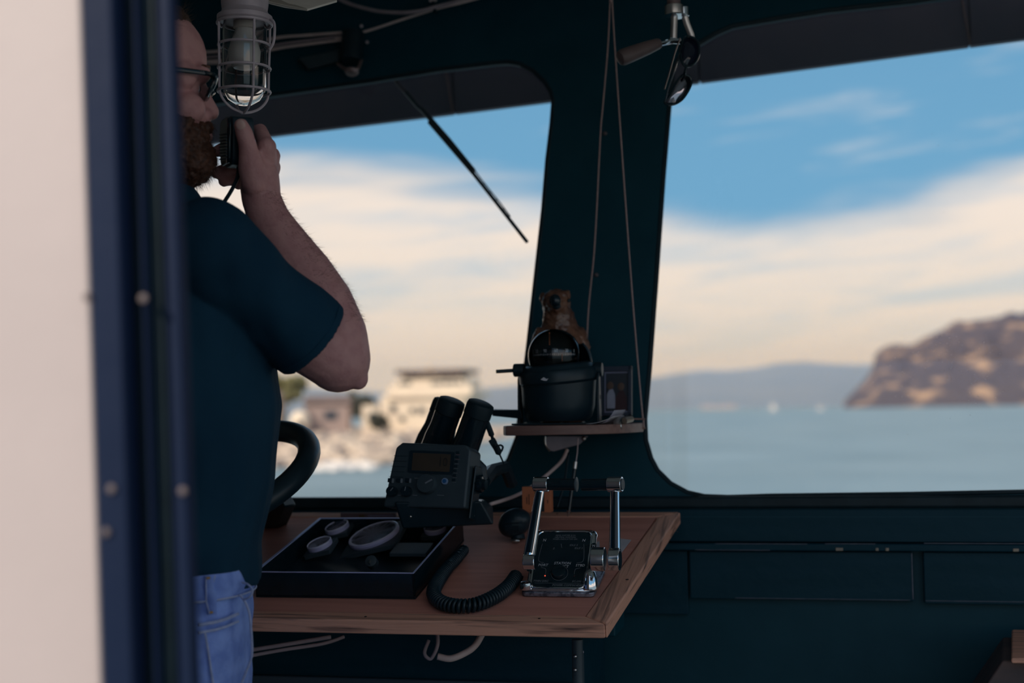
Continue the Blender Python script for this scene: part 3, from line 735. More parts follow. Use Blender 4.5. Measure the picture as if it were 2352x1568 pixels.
pv = tl(1412, 1284, 2.065); MB().cyl(pv + V((.008, 0, 0)), pv + V((.0088, 0, 0)), .0125, n=24).build('hub_badge', M_blackg, lv)
lever((1212, 1290, 2.11), (1243, 1112, 2.13), (1322, 1112, 2.115), ((.0115, -.006, .012),), True)

# white card under the lever
wc = D(1420, 1262)
ca_ = tag(MB().prism([DW(*D(x, y, .001)) for x, y in ((1390, 1285), (1425, 1272), (1450, 1240), (1415, 1236))], [DW(*D(x, y, .001)) + DN * .0006 for x, y in ((1390, 1285), (1425, 1272), (1450, 1240), (1415, 1236))]).build('white_card', M_paper), 'small white card lying on the desk behind the right throttle lever', 'card')

# coiled handset cord
cp = spline([V(D(x, y, .0115)) for x, y in ((1066, 1262), (1050, 1281), (1026, 1306), (1005, 1336), (996, 1362), (1012, 1382), (1048, 1391), (1092, 1388), (1136, 1370), (1168, 1346), (1186, 1322))], 12)
cum = [0]
for a, b in zip(cp, cp[1:]): cum.append(cum[-1] + (b - a).length)
Lc = cum[-1]; turns = int(Lc / .0064); NS = turns * 12; hel = []
ji = 0
for i in range(NS + 1):
    s = Lc * i / NS
    while ji < len(cum) - 2 and cum[ji + 1] < s: ji += 1
    t = (s - cum[ji]) / max(1e-9, cum[ji + 1] - cum[ji]); p = cp[ji].lerp(cp[ji + 1], t)
    tg = (cp[ji + 1] - cp[ji]).normalized(); sd = tg.cross(V((0, 0, 1))); q = 2 * pi * i / 12
    rr_ = .0088 * (.75 + .25 * min(1, s / Lc * 3))
    hel.append(p + sd * rr_ * math.cos(q) + V((0, 0, 1)) * rr_ * math.sin(q))
o = MB().tube([DM @ p for p in hel], .0027, 6).build('coiled_cord', M_black, ang=180); tag(o, 'black coiled handset cord looping across the desk', 'cord')

# black rounded knob behind the throttle
kb = thing('rubber_hand_microphone', 'black rounded fist microphone resting on the desk behind the chrome throttle', 'microphone', desk_m(D(1188, 1243).x, D(1188, 1243).y))
kmi = kb.matrix_world.inverted()
d0 = (DW(*D(1188, 1243)) - CAM).dot(fw)
m1 = MB(); cpt = kmi @ P(1182, 1200, d0)
m1.sph(cpt, (.027, .024, .023)); m1.sph(cpt + V((.004, 0, .006)), (.025, .022, .019)); m1.sph(cpt + V((-.006, -.002, -.004)), (.022, .022, .021))
link(remesh(m1, 'shell', .0015, 4), 'shell', M_black, kb, ang=180)
for q in (-.006, 0, .006):
    MB().box((0, -.0222, q), (.024, .003, .0022), Matrix.Translation(cpt)).build('rib', M_rubber, kb, bevel=.0006)
MB().cyl(cpt + V((.004, 0, -.018)), V((.002, 0, .0035)), .011, .0125).build('stem', M_black, kb)
MB().sph((.0, -.012, .0048), (.008, .004, .004)).build('clip', M_steel, kb)

# orange box
ob = thing('orange_box', 'small orange box with dark print standing at the back of the desk', 'box', frame(P(1232, 1176, 2.44), R, FD))
obi = ob.matrix_world.inverted()
MB().box((0, .012, .0215), (.050, .022, .044)).build('carton', M_orange, ob, bevel=.0008)
MB().box((.006, .0008, .018), (.016, .0008, .034)).build('dark_panel', pm('black_print', (.012, .016, .02), .5), ob)
for x, h in ((-.0165, .012), (-.0125, .018), (.02, .006)):
    MB().box((x, .0008, .02 + (h - .012) * .3), (.0014, .0008, h)).build('printed_bar', pm('brown_print', (.14, .05, .03), .6), ob)

# ---------------------------------------------------------------- hanging shelf, ropes
def wall_d(x, y, off=0.0):
    """distance of the front wall at a pixel, minus off metres towards the room"""
    return (onplane(x, y, SILL + NW * off, NW) - CAM).dot(fw)
SHZ = P(1165, 978, 2.40).z                       # top of the board
SHO = onplane(1300, 978, V((0, 0, SHZ)), UP) if False else P(1300, 975, 2.46)
SHM = frame(V((SHO.x, SHO.y, SHZ)), R, FD); SHi = SHM.inverted()
sh = thing('hanging_shelf', 'small dark wooden shelf hung by brown cords on the window pillar', 'shelf', SHM)
def shp(x, d):
    q = SHi @ P(x, 980, d); return (q.x, q.y)
bk = (SHi @ (onplane(1330, 985, SILL + NW * .004, NW))).y
outl = [shp(1160, 2.395), shp(1158, 2.43), shp(1190, 2.52)]
l0 = outl[2]
fr_ = [shp(1162, 2.388), shp(1200, 2.375), shp(1270, 2.365), shp(1340, 2.365), shp(1390, 2.378), shp(1425, 2.41), shp(1455, 2.46), shp(1478, 2.53)]
poly = [shp(1156, 2.42)] + fr_ + [(fr_[-1][0] - .020, bk), (l0[0], bk), l0]
MB().ext(poly, -.0162, 0).build('board', M_shelfw, sh, bevel=.002)
# rope ends and cords
hk = P(1402, -40, 2.56)
def rope(pts): return MB().tube(spline([SHi @ P(*p) for p in pts], 8), .0016, 7).build('cord', M_rope, sh)
rope([(1403, -75, 2.60), (1406, 0, 2.595), (1413, 120, 2.585), (1432, 400, 2.57), (1454, 700, 2.55), (1474, 935, 2.535), (1478, 965, 2.53), (1479, 985, 2.53)])
rope([(1403, -75, 2.60), (1401, 5, 2.60), (1396, 110, 2.605), (1384, 250, 2.62), (1379, 310, 2.63), (1366, 560, 2.64), (1350, 735, 2.645), (1343, 960, 2.65)])
MB().sph(SHi @ P(1403, 3, 2.595), .0035, n=10, k=6).build('knot', M_rope, sh)
kt = MB().cyl(SHi @ P(1445, 962, 2.50), SHi @ P(1481, 962, 2.528), .0016).build('peg', M_shelfw, sh)
MB().cyl(SHi @ P(1440, 985, 2.50), SHi @ P(1482, 983, 2.528), .0014).build('peg', M_shelfw, sh)
# bracket under the board
bkt = MB()
for off in (0, .003):
    a = [SHi @ P(x, y, 2.55 + off) for x, y in ((1256, 1001), (1250, 1018), (1258, 1034), (1272, 1037), (1332, 1020), (1352, 1001))]
bkt.prism([SHi @ P(x, y, 2.55) for x, y in ((1256, 1001), (1250, 1018), (1258, 1034), (1272, 1037), (1332, 1020), (1352, 1001))],
          [SHi @ P(x, y, 2.555) for x, y in ((1256, 1001), (1250, 1018), (1258, 1034), (1272, 1037), (1332, 1020), (1352, 1001))])
bkt.build('bracket', pm('pale_metal_bracket', (.24, .22, .27), .45, metal=.3), sh, bevel=.0015)
MB().sph(SHi @ P(1341, 1007, 2.545), .004).build('screw', M_steel, sh)
MB().tube(spline([SHi @ P(*p) for p in ((1252, 1002, 2.548), (1253, 1022, 2.548), (1263, 1036, 2.548))], 5), .002, 6).build('bracket_edge', M_steel, sh)
# spring clip and papers on the shelf
clp = thing('metal_clip', 'bent metal spring clip holding papers on the shelf edge', 'clip', frame(P(1432, 978, 2.40), R, UP))
ci = clp.matrix_world.inverted()
cpts = [ci @ P(x, y, d) for x, y, d in ((1440, 956, 2.47), (1426, 958, 2.44), (1418, 966, 2.42), (1419, 980, 2.412), (1421, 994, 2.42))]
MB().tube(spline(cpts, 5), .0065, 8, flat=(1, .12, (1, 0, -.2))).build('band', M_steel, clp)
MB().cyl(ci @ P(1434, 966, 2.425), ci @ P(1450, 962, 2.445), .0055).build('roll', pm('pale_brass', (.62, .5, .4), .35, metal=.7), clp)
def sheet(name, label, rows, mat, cat='paper'):
    m = MB().grid(rows); n = len(m.v); o = m.build(name, mat)
    s_ = o.modifiers.new('t', 'SOLIDIFY'); s_.thickness = .0006; s_.offset = 0
    return tag(o, label, cat)
def shelf_sheet(a, b_, lift, mat, label):
    rows = []
    for j in range(6):
        row = []
        for i in range(8):
            s_, t2 = i / 7, j / 5
            x = a[0] + (b_[0] - a[0]) * s_; yv = a[1] + (b_[1] - a[1]) * t2
            row.append(SHM @ V((x, yv, .0012 + lift * (s_ ** 2) + .0008 * t2)))
        rows.append(row)
    return sheet('paper_sheet', label, rows, mat)
q0, q1 = shp(1345, 2.375), shp(1428, 2.46)
shelf_sheet((q0[0], q0[1] + .004), (q1[0], q1[1] + .03), .012, M_paper, 'white paper sheet curling up on the shelf beside the compass')
shelf_sheet((q0[0] + .02, q0[1] + .02), (q1[0], q1[1] + .05), .022, pm('lilac_paper', (.45, .42, .5), .7), 'lilac-white paper sheet curling higher behind the first on the shelf')

# ---------------------------------------------------------------- compass on the shelf
CC = P(1283, 900, 2.47)
CM = frame(V((CC.x, CC.y, SHZ + .0005)), R, FD); CMi = CM.inverted()
cm = thing('ship_compass', 'black bracket-mounted compass with a clear dome on the hanging shelf', 'compass', CM)
pxm = 2.47 / FP
zc0 = lambda y: (CMi @ P(1283, y, 2.47)).z
hb0 = zc0(838)
MB().lathe([(.052, .004), (.058, .012), (.063, .030), (.065, hb0 - .035), (.066, hb0 - .028)], 40, T(0, 0, .002)).build('bowl', M_black, cm)
tiltm = T(0, 0, hb0 - .014) @ RY(-4) @ RX(4)
MB().lathe([(.0655, -.016), (.0685, -.013), (.0690, .001), (.0665, .006), (.064, .007), (.060, .014), (.0535, .017), (.050, .014), (.048, .006), (0, .004)], 48, tiltm).build('bezel', M_black, cm)
MB().lathe([(.0655, -.0175), (.0678, -.0168), (.0655, -.0155)], 48, tiltm).build('seam_ring', M_rubber, cm)
MB().ext([(-.006, 0), (0, .0035), (.0045, 0), (.008, .001), (.0045, -.003), (0, -.0025)], 0, .0006, tiltm @ T(-.012, -.0692, -.006) @ RX(90)).build('lubber_mark', M_paper, cm)
# hood behind the dome
hood = []
dome_c = tiltm @ V((-.002, -.006, .031))
for j in range(9):
    row = []
    e = j / 8 * 46
    for i in range(19):
        a = math.radians(-5 + i * (150 / 18))
        rr_ = .0585 * math.cos(math.radians(e)) ** .8
        row.append(dome_c + V((.005 + rr_ * math.cos(a), .012 + rr_ * math.sin(a), -.016 + .052 * math.sin(math.radians(e)))))
    hood.append(row)
hm = MB().grid(hood); ho = hm.build('hood', M_black, cm); s_ = ho.modifiers.new('t', 'SOLIDIFY'); s_.thickness = .003
MB().sph((0, 0, 0), .0465, Matrix.Translation(dome_c), n=40, k=24).build('dome', M_clear, cm)
cr = .037
dome_k = dome_c + V((0, 0, .006))
hs_ = [[dome_c + V((.0435 * math.cos(math.radians(e_)) * math.cos(math.radians(a_)), .0435 * math.cos(math.radians(e_)) * math.sin(math.radians(a_)), .0435 * math.sin(math.radians(e_)))) for a_ in range(-12, 193, 12)] for e_ in range(-20, 91, 10)]
MB().grid(hs_).build('inner_shade', M_rubber, cm)
cd_ = MB().lathe([(0, .006), (cr * .6, .006), (cr * .85, .0055), (cr, .002), (cr, -.008), (cr * .9, -.012), (0, -.012)], 48, Matrix.Translation(dome_k)).build('card', M_blackg, cm)
camdir = math.atan2((CMi @ CAM).y - dome_c.y, (CMi @ CAM).x - dome_c.x)
for k in range(12):
    deg = (60 + 30 * (k if k < 7 else k - 12)) % 360
    a = camdir - math.radians(30 * (k if k < 7 else k - 12)) - math.radians(-4)
    m = Matrix.Translation(dome_k) @ Matrix.Rotation(a + pi / 2, 4, 'Z') @ T(0, -cr - .0003, .0008) @ RX(90)
    text(str(deg), .0085, M_inkhi, cd_, m, name='numeral', sx=.72)
tk = MB()
for k in range(72):
    a = 2 * pi * k / 72 + camdir
    tk.box((cr + .0002, 0, -.0052), (.0005, .0005, .0032 if k % 2 == 0 else .0022), Matrix.Translation(dome_k) @ Matrix.Rotation(a, 4, 'Z'))
stuff(tk.build('tick_marks', M_inkhi, cd_))
MB().box((cr + .002, 0, -.011), (.0012, .0009, .012), Matrix.Translation(dome_k) @ Matrix.Rotation(camdir + .33, 4, 'Z')).build('lubber_line', pm('orange_line', (.55, .16, .06), .5), cm)
MB().box((cr * .75, 0, .022), (.0015, .0018, .022), Matrix.Translation(dome_k) @ Matrix.Rotation(camdir - .30 + pi * .0, 4, 'Z')).build('lubber_line', pm('orange_line', (.55, .16, .06), .5), cm)
# side arms of the mounting yoke, clamp knob with its rod, foot plate
for s in (-1, 1):
    ar = MB().ext([(-.013, 0), (.013, 0), (.011, .05), (.009, .078), (.004, .086), (-.004, .086), (-.009, .078), (-.011, .05)], -.0022, .0022, frame(V((s * .0715, -.006 if s > 0 else .012, .001)), (0, 1, 0), (0, 0, 1))).build('yoke_arm', M_black, cm, bevel=.001)
    MB().lathe([(.004, -.0005), (.004, .0006)], 14, frame(V((s * .0715, -.004 if s > 0 else .012, .046)), (0, 1, 0), (0, 0, 1)) @ T(0, 0, .0022)).build('slot', M_rubber, ar)
kp = CMi @ P(1189, 850, 2.47)
MB().cyl(kp + V((-.007, 0, 0)), kp + V((.012, 0, 0)), .0115, n=20).build('clamp_knob', M_black, cm, bevel=.002)
MB().cyl(CMi @ P(1140, 853, 2.46), kp, .0033).build('knob_rod', M_black, cm)
kp2 = CMi @ P(1380, 848, 2.46)
MB().cyl(kp2 + V((-.012, 0, 0)), kp2 + V((.003, 0, 0)), .0125, n=20).build('clamp_knob', M_black, cm, bevel=.002)
MB().ext([(p[0], p[1] + .002) for p in rrect(.152, .10, .01)], 0, .003).build('foot_plate', M_black, cm, bevel=.001)
for x in (-.05, .012, .05): MB().lathe([(.004, 0), (.003, .002), (0, .0022)], 12, T(x, -.042, .003)).build('screw', M_steel, cm)
MB().prism([CMi @ P(x, y, d) for x, y, d in ((1130, 941, 2.49), (1196, 941, 2.47), (1200, 962, 2.47), (1131, 955, 2.49))], [CMi @ P(x, y, d) for x, y, d in ((1131, 939, 2.53), (1196, 940, 2.53), (1200, 960, 2.53), (1132, 953, 2.53))]).build('mount_arm', M_black, cm, bevel=.001)

# ---------------------------------------------------------------- brown animal figure behind the compass
fgp = P(1288, 960, 2.615)
fg = thing('animal_figurine', 'small brown glazed animal figurine with a raised black snout behind the compass', 'figurine', frame(V((fgp.x, fgp.y, SHZ)), R, FD))
fi = fg.matrix_world.inverted()
def fpt(x, y, d=2.615): return fi @ P(x, y, d)
pm_ = 2.615 / FP
m1 = MB()
m1.caps([fpt(1288, 925), fpt(1288, 850), fpt(1290, 790)], [.040, .045, .042])
m1.caps([fpt(1290, 790), fpt(1283, 735), fpt(1276, 700, 2.60)], [.040, .030, .0245])
m1.sph(fpt(1276, 692, 2.598), (.026, .026, .021)); m1.sph(fpt(1274, 698, 2.580), (.016, .02, .017))
m1.sph(fpt(1300, 678, 2.615), (.009, .008, .010)); m1.sph(fpt(1250, 684, 2.615), (.008, .008, .010))
m1.caps([fpt(1325, 775), fpt(1340, 850), fpt(1335, 920)], [.020, .016, .014]); m1.caps([fpt(1250, 775), fpt(1240, 850), fpt(1245, 920)], [.02, .016, .014])
m1.caps([fpt(1290, 930), fpt(1288, 955)], [.05, .03])
me = remesh(m1, 'body', .0022, 4); displace(me, .0035, 60)
for v in me.vertices: v.co.z = max(v.co.z, .0008)
link(me, 'body', M_figure, fg, ang=180)
MB().sph(fpt(1275, 690, 2.562), (.0105, .008, .0115)).build('snout', M_blackg, fg)
MB().sph(fpt(1278, 702, 2.565), (.008, .006, .007)).build('mouth', M_rubber, fg)
for x in (1250, 1306): MB().sph(fpt(x, 690, 2.588), .0035).build('eye', M_blackg, fg)

# ---------------------------------------------------------------- framed photograph
pf = thing('framed_photo', 'small dark framed photograph of two people leaning on the pillar', 'picture', frame(P(1414, 955, 2.60), R, (UP * math.cos(.14) + FD * math.sin(.14))))
pfi = pf.matrix_world.inverted()
fwid, fhei = .060, .092
MB().box((0, fhei / 2, -.004), (fwid, fhei, .006)).build('backing', M_black, pf)
for c, d in (((-fwid / 2 + .003, fhei / 2, 0), (.006, fhei, .008)), ((fwid / 2 - .0035, fhei / 2, 0), (.007, fhei, .008)), ((0, fhei - .005, 0), (fwid, .010, .008)), ((0, .003, 0), (fwid, .006, .008))):
    MB().box(c, d).build('moulding', pm('dark_blue_frame', (.03, .04, .07), .4), pf, bevel=.001)
MB().box((.003, fhei / 2 - .002, -.0008), (fwid - .012, fhei - .016, .001)).build('mount', pm('pale_mount', (.26, .26, .38), .6), pf)
pr = MB().box((.003, fhei / 2 - .002, .0002), (fwid - .018, fhei - .022, .001)).build('print', pm('dark_print', (.03, .035, .05), .5), pf)
MB().ext([(-.018, 0), (-.002, 0), (-.003, .026), (-.007, .036), (-.014, .034), (-.018, .026)], .0008, .0011, T(.002, .014, 0)).build('white_shirt', pm('white_print_shirt', (.36, .36, .46), .6), pr)
MB().ext([(-.004, 0), (.018, 0), (.018, .022), (.012, .036), (.004, .036), (-.003, .024)], .001, .0013, T(.003, .010, 0)).build('dark_coat', pm('maroon_print', (.06, .025, .03), .6), pr)
for x, y in ((-.010, .056), (.010, .054)):
    MB().sph((x, y, .0008), (.0062, .0075, .0006)).build('face', pm('face_print', (.14, .08, .06), .6), pr)

# pen on a chain under the shelf, and the pale cable
hp = thing('hanging_pen', 'thin dark pen hanging on a cord below the shelf', 'pen', frame(P(1310, 1188, 2.50), R, FD))
hpi = hp.matrix_world.inverted()
MB().tube([hpi @ P(x, y, 2.52) for x, y in ((1328, 1005), (1326, 1040), (1322, 1065))], .0012, 6).build('chain', M_dull, hp)
MB().cyl(hpi @ P(1322, 1062, 2.515), hpi @ P(1306, 1178, 2.50), .0032).build('barrel', M_blackg, hp)
MB().cyl(hpi @ P(1306.5, 1172, 2.50), hpi @ P(1304, 1186, 2.50), .0036, .001).build('tip', M_steel, hp)
MB().cyl(hpi @ P(1322, 1060, 2.515), hpi @ P(1320, 1076, 2.513), .0036).build('cap', M_steel, hp)
cable('thin_rod', 'thin dark rod hanging beside the pen below the shelf', [P(1306, 1040, 2.56), P(1296, 1110, 2.54), P(1280, 1165, 2.52)], .0022, M_black, cat='rod')
cable('pale_cable', 'pale cable drooping from the pillar to the back of the radio', [P(1303, 1032, 2.58), P(1290, 1058, 2.57), P(1262, 1085, 2.55), P(1222, 1117, 2.52), P(1180, 1140, 2.5), P(1125, 1158, 2.46)], .0034, M_cable)

# ---------------------------------------------------------------- searchlight handle at the ceiling, sunglasses on it
SD = 2.46
sg = thing('searchlight_handle', 'metal searchlight control handle with a brown grip hanging from the ceiling', 'handle', frame(P(1548, 60, SD), R, FD))
si = sg.matrix_world.inverted()
def sp(x, y, d=SD): return si @ P(x, y, d)
zt = si @ (P(1548, 10, SD) + UP * (ZC - P(1548, 10, SD).z))
MB().cyl(sp(1548, 20), (sp(1548, 20).x, sp(1548, 20).y, zt.z), .0118, n=20).build('pipe', pm('brown_pipe', (.20, .13, .13), .5, metal=.3), sg)
MB().lathe([(.0165, 0), (.0172, .003), (.0165, .017), (.0125, .019)], 28, Matrix.Translation(sp(1549, 36))).build('collar', M_steel, sg)
MB().lathe([(.0175, 0), (.0205, .0015), (.0175, .004)], 28, Matrix.Translation(sp(1551, 39))).build('collar_lip', M_chrome, sg)
MB().cyl(sp(1572, 38), sp(1571, 16), .0085, n=18).build('bolt', M_chrome, sg, bevel=.0015)
MB().tube([sp(1549, 38), sp(1548, 60), sp(1547, 88)], .0062, 12).build('arm', M_steel, sg)
MB().tube([sp(1573, 38), sp(1578, 55), sp(1588, 80), sp(1590, 92)], .0058, 12, flat=(1, .5, (1, 0, 0))).build('arm', M_steel, sg)
MB().tube([sp(1562, 95), sp(1545, 94, 2.455), sp(1515, 101, 2.44)], .0048, 10).build('lever', M_chrome, sg)
ga, gb = sp(1515, 99, 2.44), sp(1424, 134, 2.41)
dq = (gb - ga); gm = Matrix.Translation(ga) @ dq.to_track_quat('Z', 'Y').to_matrix().to_4x4(); L = dq.length
MB().lathe([(.008, 0), (.0095, .004), (.0118, L * .3), (.0138, L * .75), (.0142, L * .93), (.012, L), (.004, L + .003), (0, L + .003)], 24, gm).build('grip', pm('brown_grip', (.15, .10, .095), .45, c2=(.11, .075, .075)), sg)
gl = thing('hanging_sunglasses', 'dark mirrored sunglasses hanging from the searchlight handle', 'sunglasses', frame(P(1570, 170, 2.43), R, FD))
gi = gl.matrix_world.inverted()
def gp(x, y, d=2.43): return gi @ P(x, y, d)
def lens(pts, d, par, lensmat, r=.0022):
    lp = [gp(x, y, dd) for x, y, dd in pts]
    lp = spline(lp, 5, closed=True)
    MB().tube(lp, r, 7, closed=True).build('lens_rim', M_blackg, par)
    c = sum(lp, V()) / len(lp); n = (lp[0] - c).cross(lp[len(lp) // 4] - c).normalized()
    m = MB(); m.add([c + n * .0015] + [p + n * .0 for p in lp] + [p - n * .001 for p in lp] + [c - n * .0005],
                    [(0, 1 + i, 1 + (i + 1) % len(lp)) for i in range(len(lp))] + [(len(lp) * 2 + 1, len(lp) + 1 + (i + 1) % len(lp), len(lp) + 1 + i) for i in range(len(lp))] +
                    [(1 + i, len(lp) + 1 + i, len(lp) + 1 + (i + 1) % len(lp), 1 + (i + 1) % len(lp)) for i in range(len(lp))])
    m.build('lens', lensmat, par, ang=180)
lens([(1527, 236, 2.43), (1540, 215, 2.435), (1556, 185, 2.44), (1570, 172, 2.445), (1584, 176, 2.45), (1588, 190, 2.45), (1580, 210, 2.445), (1565, 230, 2.44), (1545, 240, 2.43)], 2.43, gl, M_lens)
lens([(1562, 110, 2.44), (1566, 140, 2.43), (1575, 152, 2.43), (1592, 148, 2.44), (1604, 130, 2.45), (1605, 105, 2.455), (1595, 88, 2.455), (1575, 85, 2.45)], 2.43, gl, pm('dark_lens', (.01, .014, .03), .08, spec=.6))
MB().tube([gp(1577, 152, 2.43), gp(1574, 163, 2.432), gp(1572, 172, 2.44)], .0024, 8).build('bridge', M_blackg, gl)
MB().tube(spline([gp(1570, 92, 2.44), gp(1562, 120, 2.425), gp(1550, 160, 2.42), gp(1536, 200, 2.42), gp(1528, 234, 2.425)], 5), .0028, 8, flat=(1, .5, (0, 1, 0))).build('temple', M_blackg, gl)
MB().tube(spline([gp(1562, 88, 2.45), gp(1549, 125, 2.435), gp(1538, 165, 2.43), gp(1526, 205, 2.43)], 5), .0026, 8, flat=(1, .5, (0, 1, 0))).build('temple', pm('brown_temple', (.09, .05, .05), .3), gl)

# ---------------------------------------------------------------- wiper motor over the left window, wiper outside
wd_ = wall_d(810, 110)
wmx = thing('wiper_motor', 'dark wiper motor with a metal end ring on the wall above the left window', 'wiper motor', frame(P(810, 110, wd_), R, UW))
wi = wmx.matrix_world.inverted()
def wq(x, y, o=0.0): return wi @ P(x, y, wall_d(x, y) - o)
a_, b_ = wq(812, 75, .035), wq(806, 140, .035)
MB().cyl(a_, b_, .0235, n=24).build('housing', M_black, wmx, bevel=.003)
MB().tube(spline([wq(776, 147, .03), wq(788, 155, .045), wq(806, 163, .05), wq(822, 157, .045), wq(830, 138, .03)], 5), .0042, 8).build('end_ring', pm('worn_brown_metal', (.34, .24, .24), .35, metal=.6), wmx)
MB().lathe([(0, 0), (.012, 0), (.016, .005), (.012, .010)], 20, Matrix.Translation(wq(808, 160, .04)) @ RX(80)).build('end_cap', pm('worn_brown_metal', (.34, .24, .24), .35, metal=.6), wmx)
MB().prism([wq(682, 140, 0), wq(780, 118, 0), wq(780, 145, 0), wq(705, 165, 0)], [wq(686, 132, .03), wq(780, 112, .03), wq(780, 140, .03), wq(708, 158, .03)]).build('gearbox', M_grey, wmx, bevel=.003)
for x, y in ((795, 72), (830, 60), (843, 97)): MB().sph(wq(x, y, .05 if x != 843 else .01), .004).build('bolt', M_dull, wmx)
wpr = thing('windshield_wiper', 'black windshield wiper outside the left window', 'wiper', frame(P(910, 185, wall_d(910, 185) + .09), R, UW))
pi_ = wpr.matrix_world.inverted()
def wo_(x, y, o=.075): return pi_ @ P(x, y, wall_d(x, y) + o)
MB().tube([wo_(905, 180), wo_(918, 198), wo_(936, 218)], .0035, 8).build('link_rod', pm('worn_rod', (.12, .09, .10), .5), wpr)
MB().tube([wo_(932, 212), wo_(960, 245), wo_(972, 256)], .0052, 8).build('arm', M_black, wpr)
MB().tube([wo_(968, 250, .068), wo_(1030, 322, .062), wo_(1088, 392, .058)], [.0055, .006, .005], 8).build('arm', M_black, wpr)
MB().tube([wo_(985, 280, .055), wo_(1090, 402, .05), wo_(1150, 478, .05), wo_(1211, 556, .05)], .0038, 8).build('blade', M_rubber, wpr)
MB().tube(spline([wo_(1086, 384, .062), wo_(1100, 404, .068), wo_(1125, 436, .07), wo_(1150, 467, .066), wo_(1172, 497, .055)], 4), .0013, 6).build('bow', M_black, wpr)
for x, y, x2, y2 in ((1090, 395, 1086, 392), (1113, 421, 1108, 425), (1128, 440, 1122, 443), (1142, 458, 1137, 462), (1158, 480, 1153, 483), (1170, 496, 1166, 500)):
    MB().cyl(wo_(x, y, .068), wo_(x2, y2, .05), .0018, n=8).build('claw', M_black, wpr)

# ---------------------------------------------------------------- cables and card along the wall top
def wl(x, y, o=.02): return P(x, y, wall_d(x, y) - o)
cable('wall_cable', 'grey drooping cable crossing the wall above the left window', [wl(700, -60, .05), wl(775, -4, .05), wl(850, 22, .05), wl(915, 29, .05), wl(965, 25, .04), wl(1000, 16, .03), wl(1060, 0, .02), wl(1150, -28, .02)], .0042, M_cabledk, n=10)
cable('wall_cable', 'pale taut cable rising to the right past the wiper motor', [wl(770, 88), wl(843, 71), wl(920, 46), wl(1000, 21), wl(1065, 5), wl(1160, -20)], .0030, M_cable)
for k, (y0, y1, y2, rr_, mt, w_) in enumerate(((98, 88, 75, .0036, M_cable, 'topmost'), (110, 104, 84, .0032, M_cabledk, 'middle'), (120, 113, 92, .0034, M_cable, 'lowest'))):
    cable('bundle_cable', '%s cable of the three that run behind the caged lamp' % w_, [wl(330, y0 + 45), wl(450, y0 + 24), wl(520, y0 + 17), wl(630, y1), wl(700, (y1 + y2) / 2), wl(785, y2)], rr_, mt, group='cables behind the lamp')
cable('trunking_strip', 'cream strip running across the wall behind the man and the lamp', [wl(330, 152, .01), wl(440, 146, .01), wl(505, 143, .01), wl(560, 138, .01)], .0045, M_cable, cat='strip')
cl_ = thing('cable_clip', 'small dark clip gripping two cables at the top of the wall', 'clip', frame(wl(998, 15, .02), R, UW))
MB().box((0, 0, .0), (.006, .028, .012), RZ(12)).build('strap', M_black, cl_, bevel=.001)
MB().box((-.003, .012, .004), (.016, .005, .006)).build('tab', M_cable, cl_, bevel=.001)
cc = thing('cream_card', 'cream card corner jutting down at the top edge beside the lamp', 'card', frame(P(700, 0, 2.25), R, FD))
ccq = cc.matrix_world.inverted()
c1 = [ccq @ P(x, y, d) for x, y, d in ((606, 6, 2.24), (655, 18, 2.24), (706, 25, 2.23), (774, 5, 2.30), (735, -40, 2.40), (610, -40, 2.36))]
MB().prism(c1, [p + V((0, 0, .003)) for p in c1]).build('sheet', M_cream, cc)
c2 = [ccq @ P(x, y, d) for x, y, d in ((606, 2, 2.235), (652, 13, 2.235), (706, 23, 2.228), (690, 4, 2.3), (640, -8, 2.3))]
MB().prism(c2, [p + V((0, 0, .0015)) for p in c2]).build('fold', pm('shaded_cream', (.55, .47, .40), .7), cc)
MB().cyl(ccq @ P(690, -20, 2.3), ccq @ (P(690, -20, 2.3) + UP * (ZC - P(690, -20, 2.3).z)), .003).build('hanger', M_dull, cc)

# ---------------------------------------------------------------- caged lamp
LD = 2.15
lpz = P(562, 40, LD)
LMx = frame(lpz, R, FD)
lp = thing('caged_lamp', 'grey caged bulkhead lamp with a frosted bulb hanging from the ceiling', 'lamp', LMx)
LI = LMx.inverted()
tl_ = Matrix.Rotation(math.radians(1.0), 4, 'Y')
k_ = LD / FP
def zz(y): return -(y - 40) * k_
MB().lathe([(.034, zz(25)), (.0355, zz(8)), (.0355, zz(-10)), (.030, zz(-20)), (.030, ZC - lpz.z)], 32, tl_).build('base', M_dull, lp)
MB().lathe([(.039, zz(52)), (.0415, zz(48)), (.0415, zz(38)), (.036, zz(32)), (.034, zz(24))], 32, tl_).build('collar', M_dull, lp)
MB().lathe([(.0310, zz(46)), (.0335, zz(70)), (.0335, zz(200)), (.031, zz(212)), (.024, zz(230)), (.013, zz(241)), (0, zz(244)), (0, zz(239)), (.012, zz(236)), (.022, zz(226)), (.0285, zz(210)), (.0308, zz(198)), (.0308, zz(72)), (.0285, zz(46)), (.0310, zz(46))], 40, tl_).build('jar', M_jar, lp)
MB().lathe([(.013, zz(45)), (.014, zz(72)), (.020, zz(95)), (.0245, zz(120)), (.0235, zz(142)), (.016, zz(158)), (0, zz(164))], 28, tl_).build('bulb', M_bulb, lp)
MB().lathe([(.017, zz(45)), (.017, zz(66)), (.0145, zz(68))], 20, tl_).build('socket', M_cream, lp)
def ring(y, r, rr_): return MB().tube([tl_ @ V((r * math.cos(2 * pi * i / 32), r * math.sin(2 * pi * i / 32), zz(y))) for i in range(32)], rr_, 8, closed=True).build('guard_ring', M_dull, lp)
ring(55, .0405, .0024); ring(106, .039, .0020); ring(158, .039, .0020); ring(212, .039, .0022)
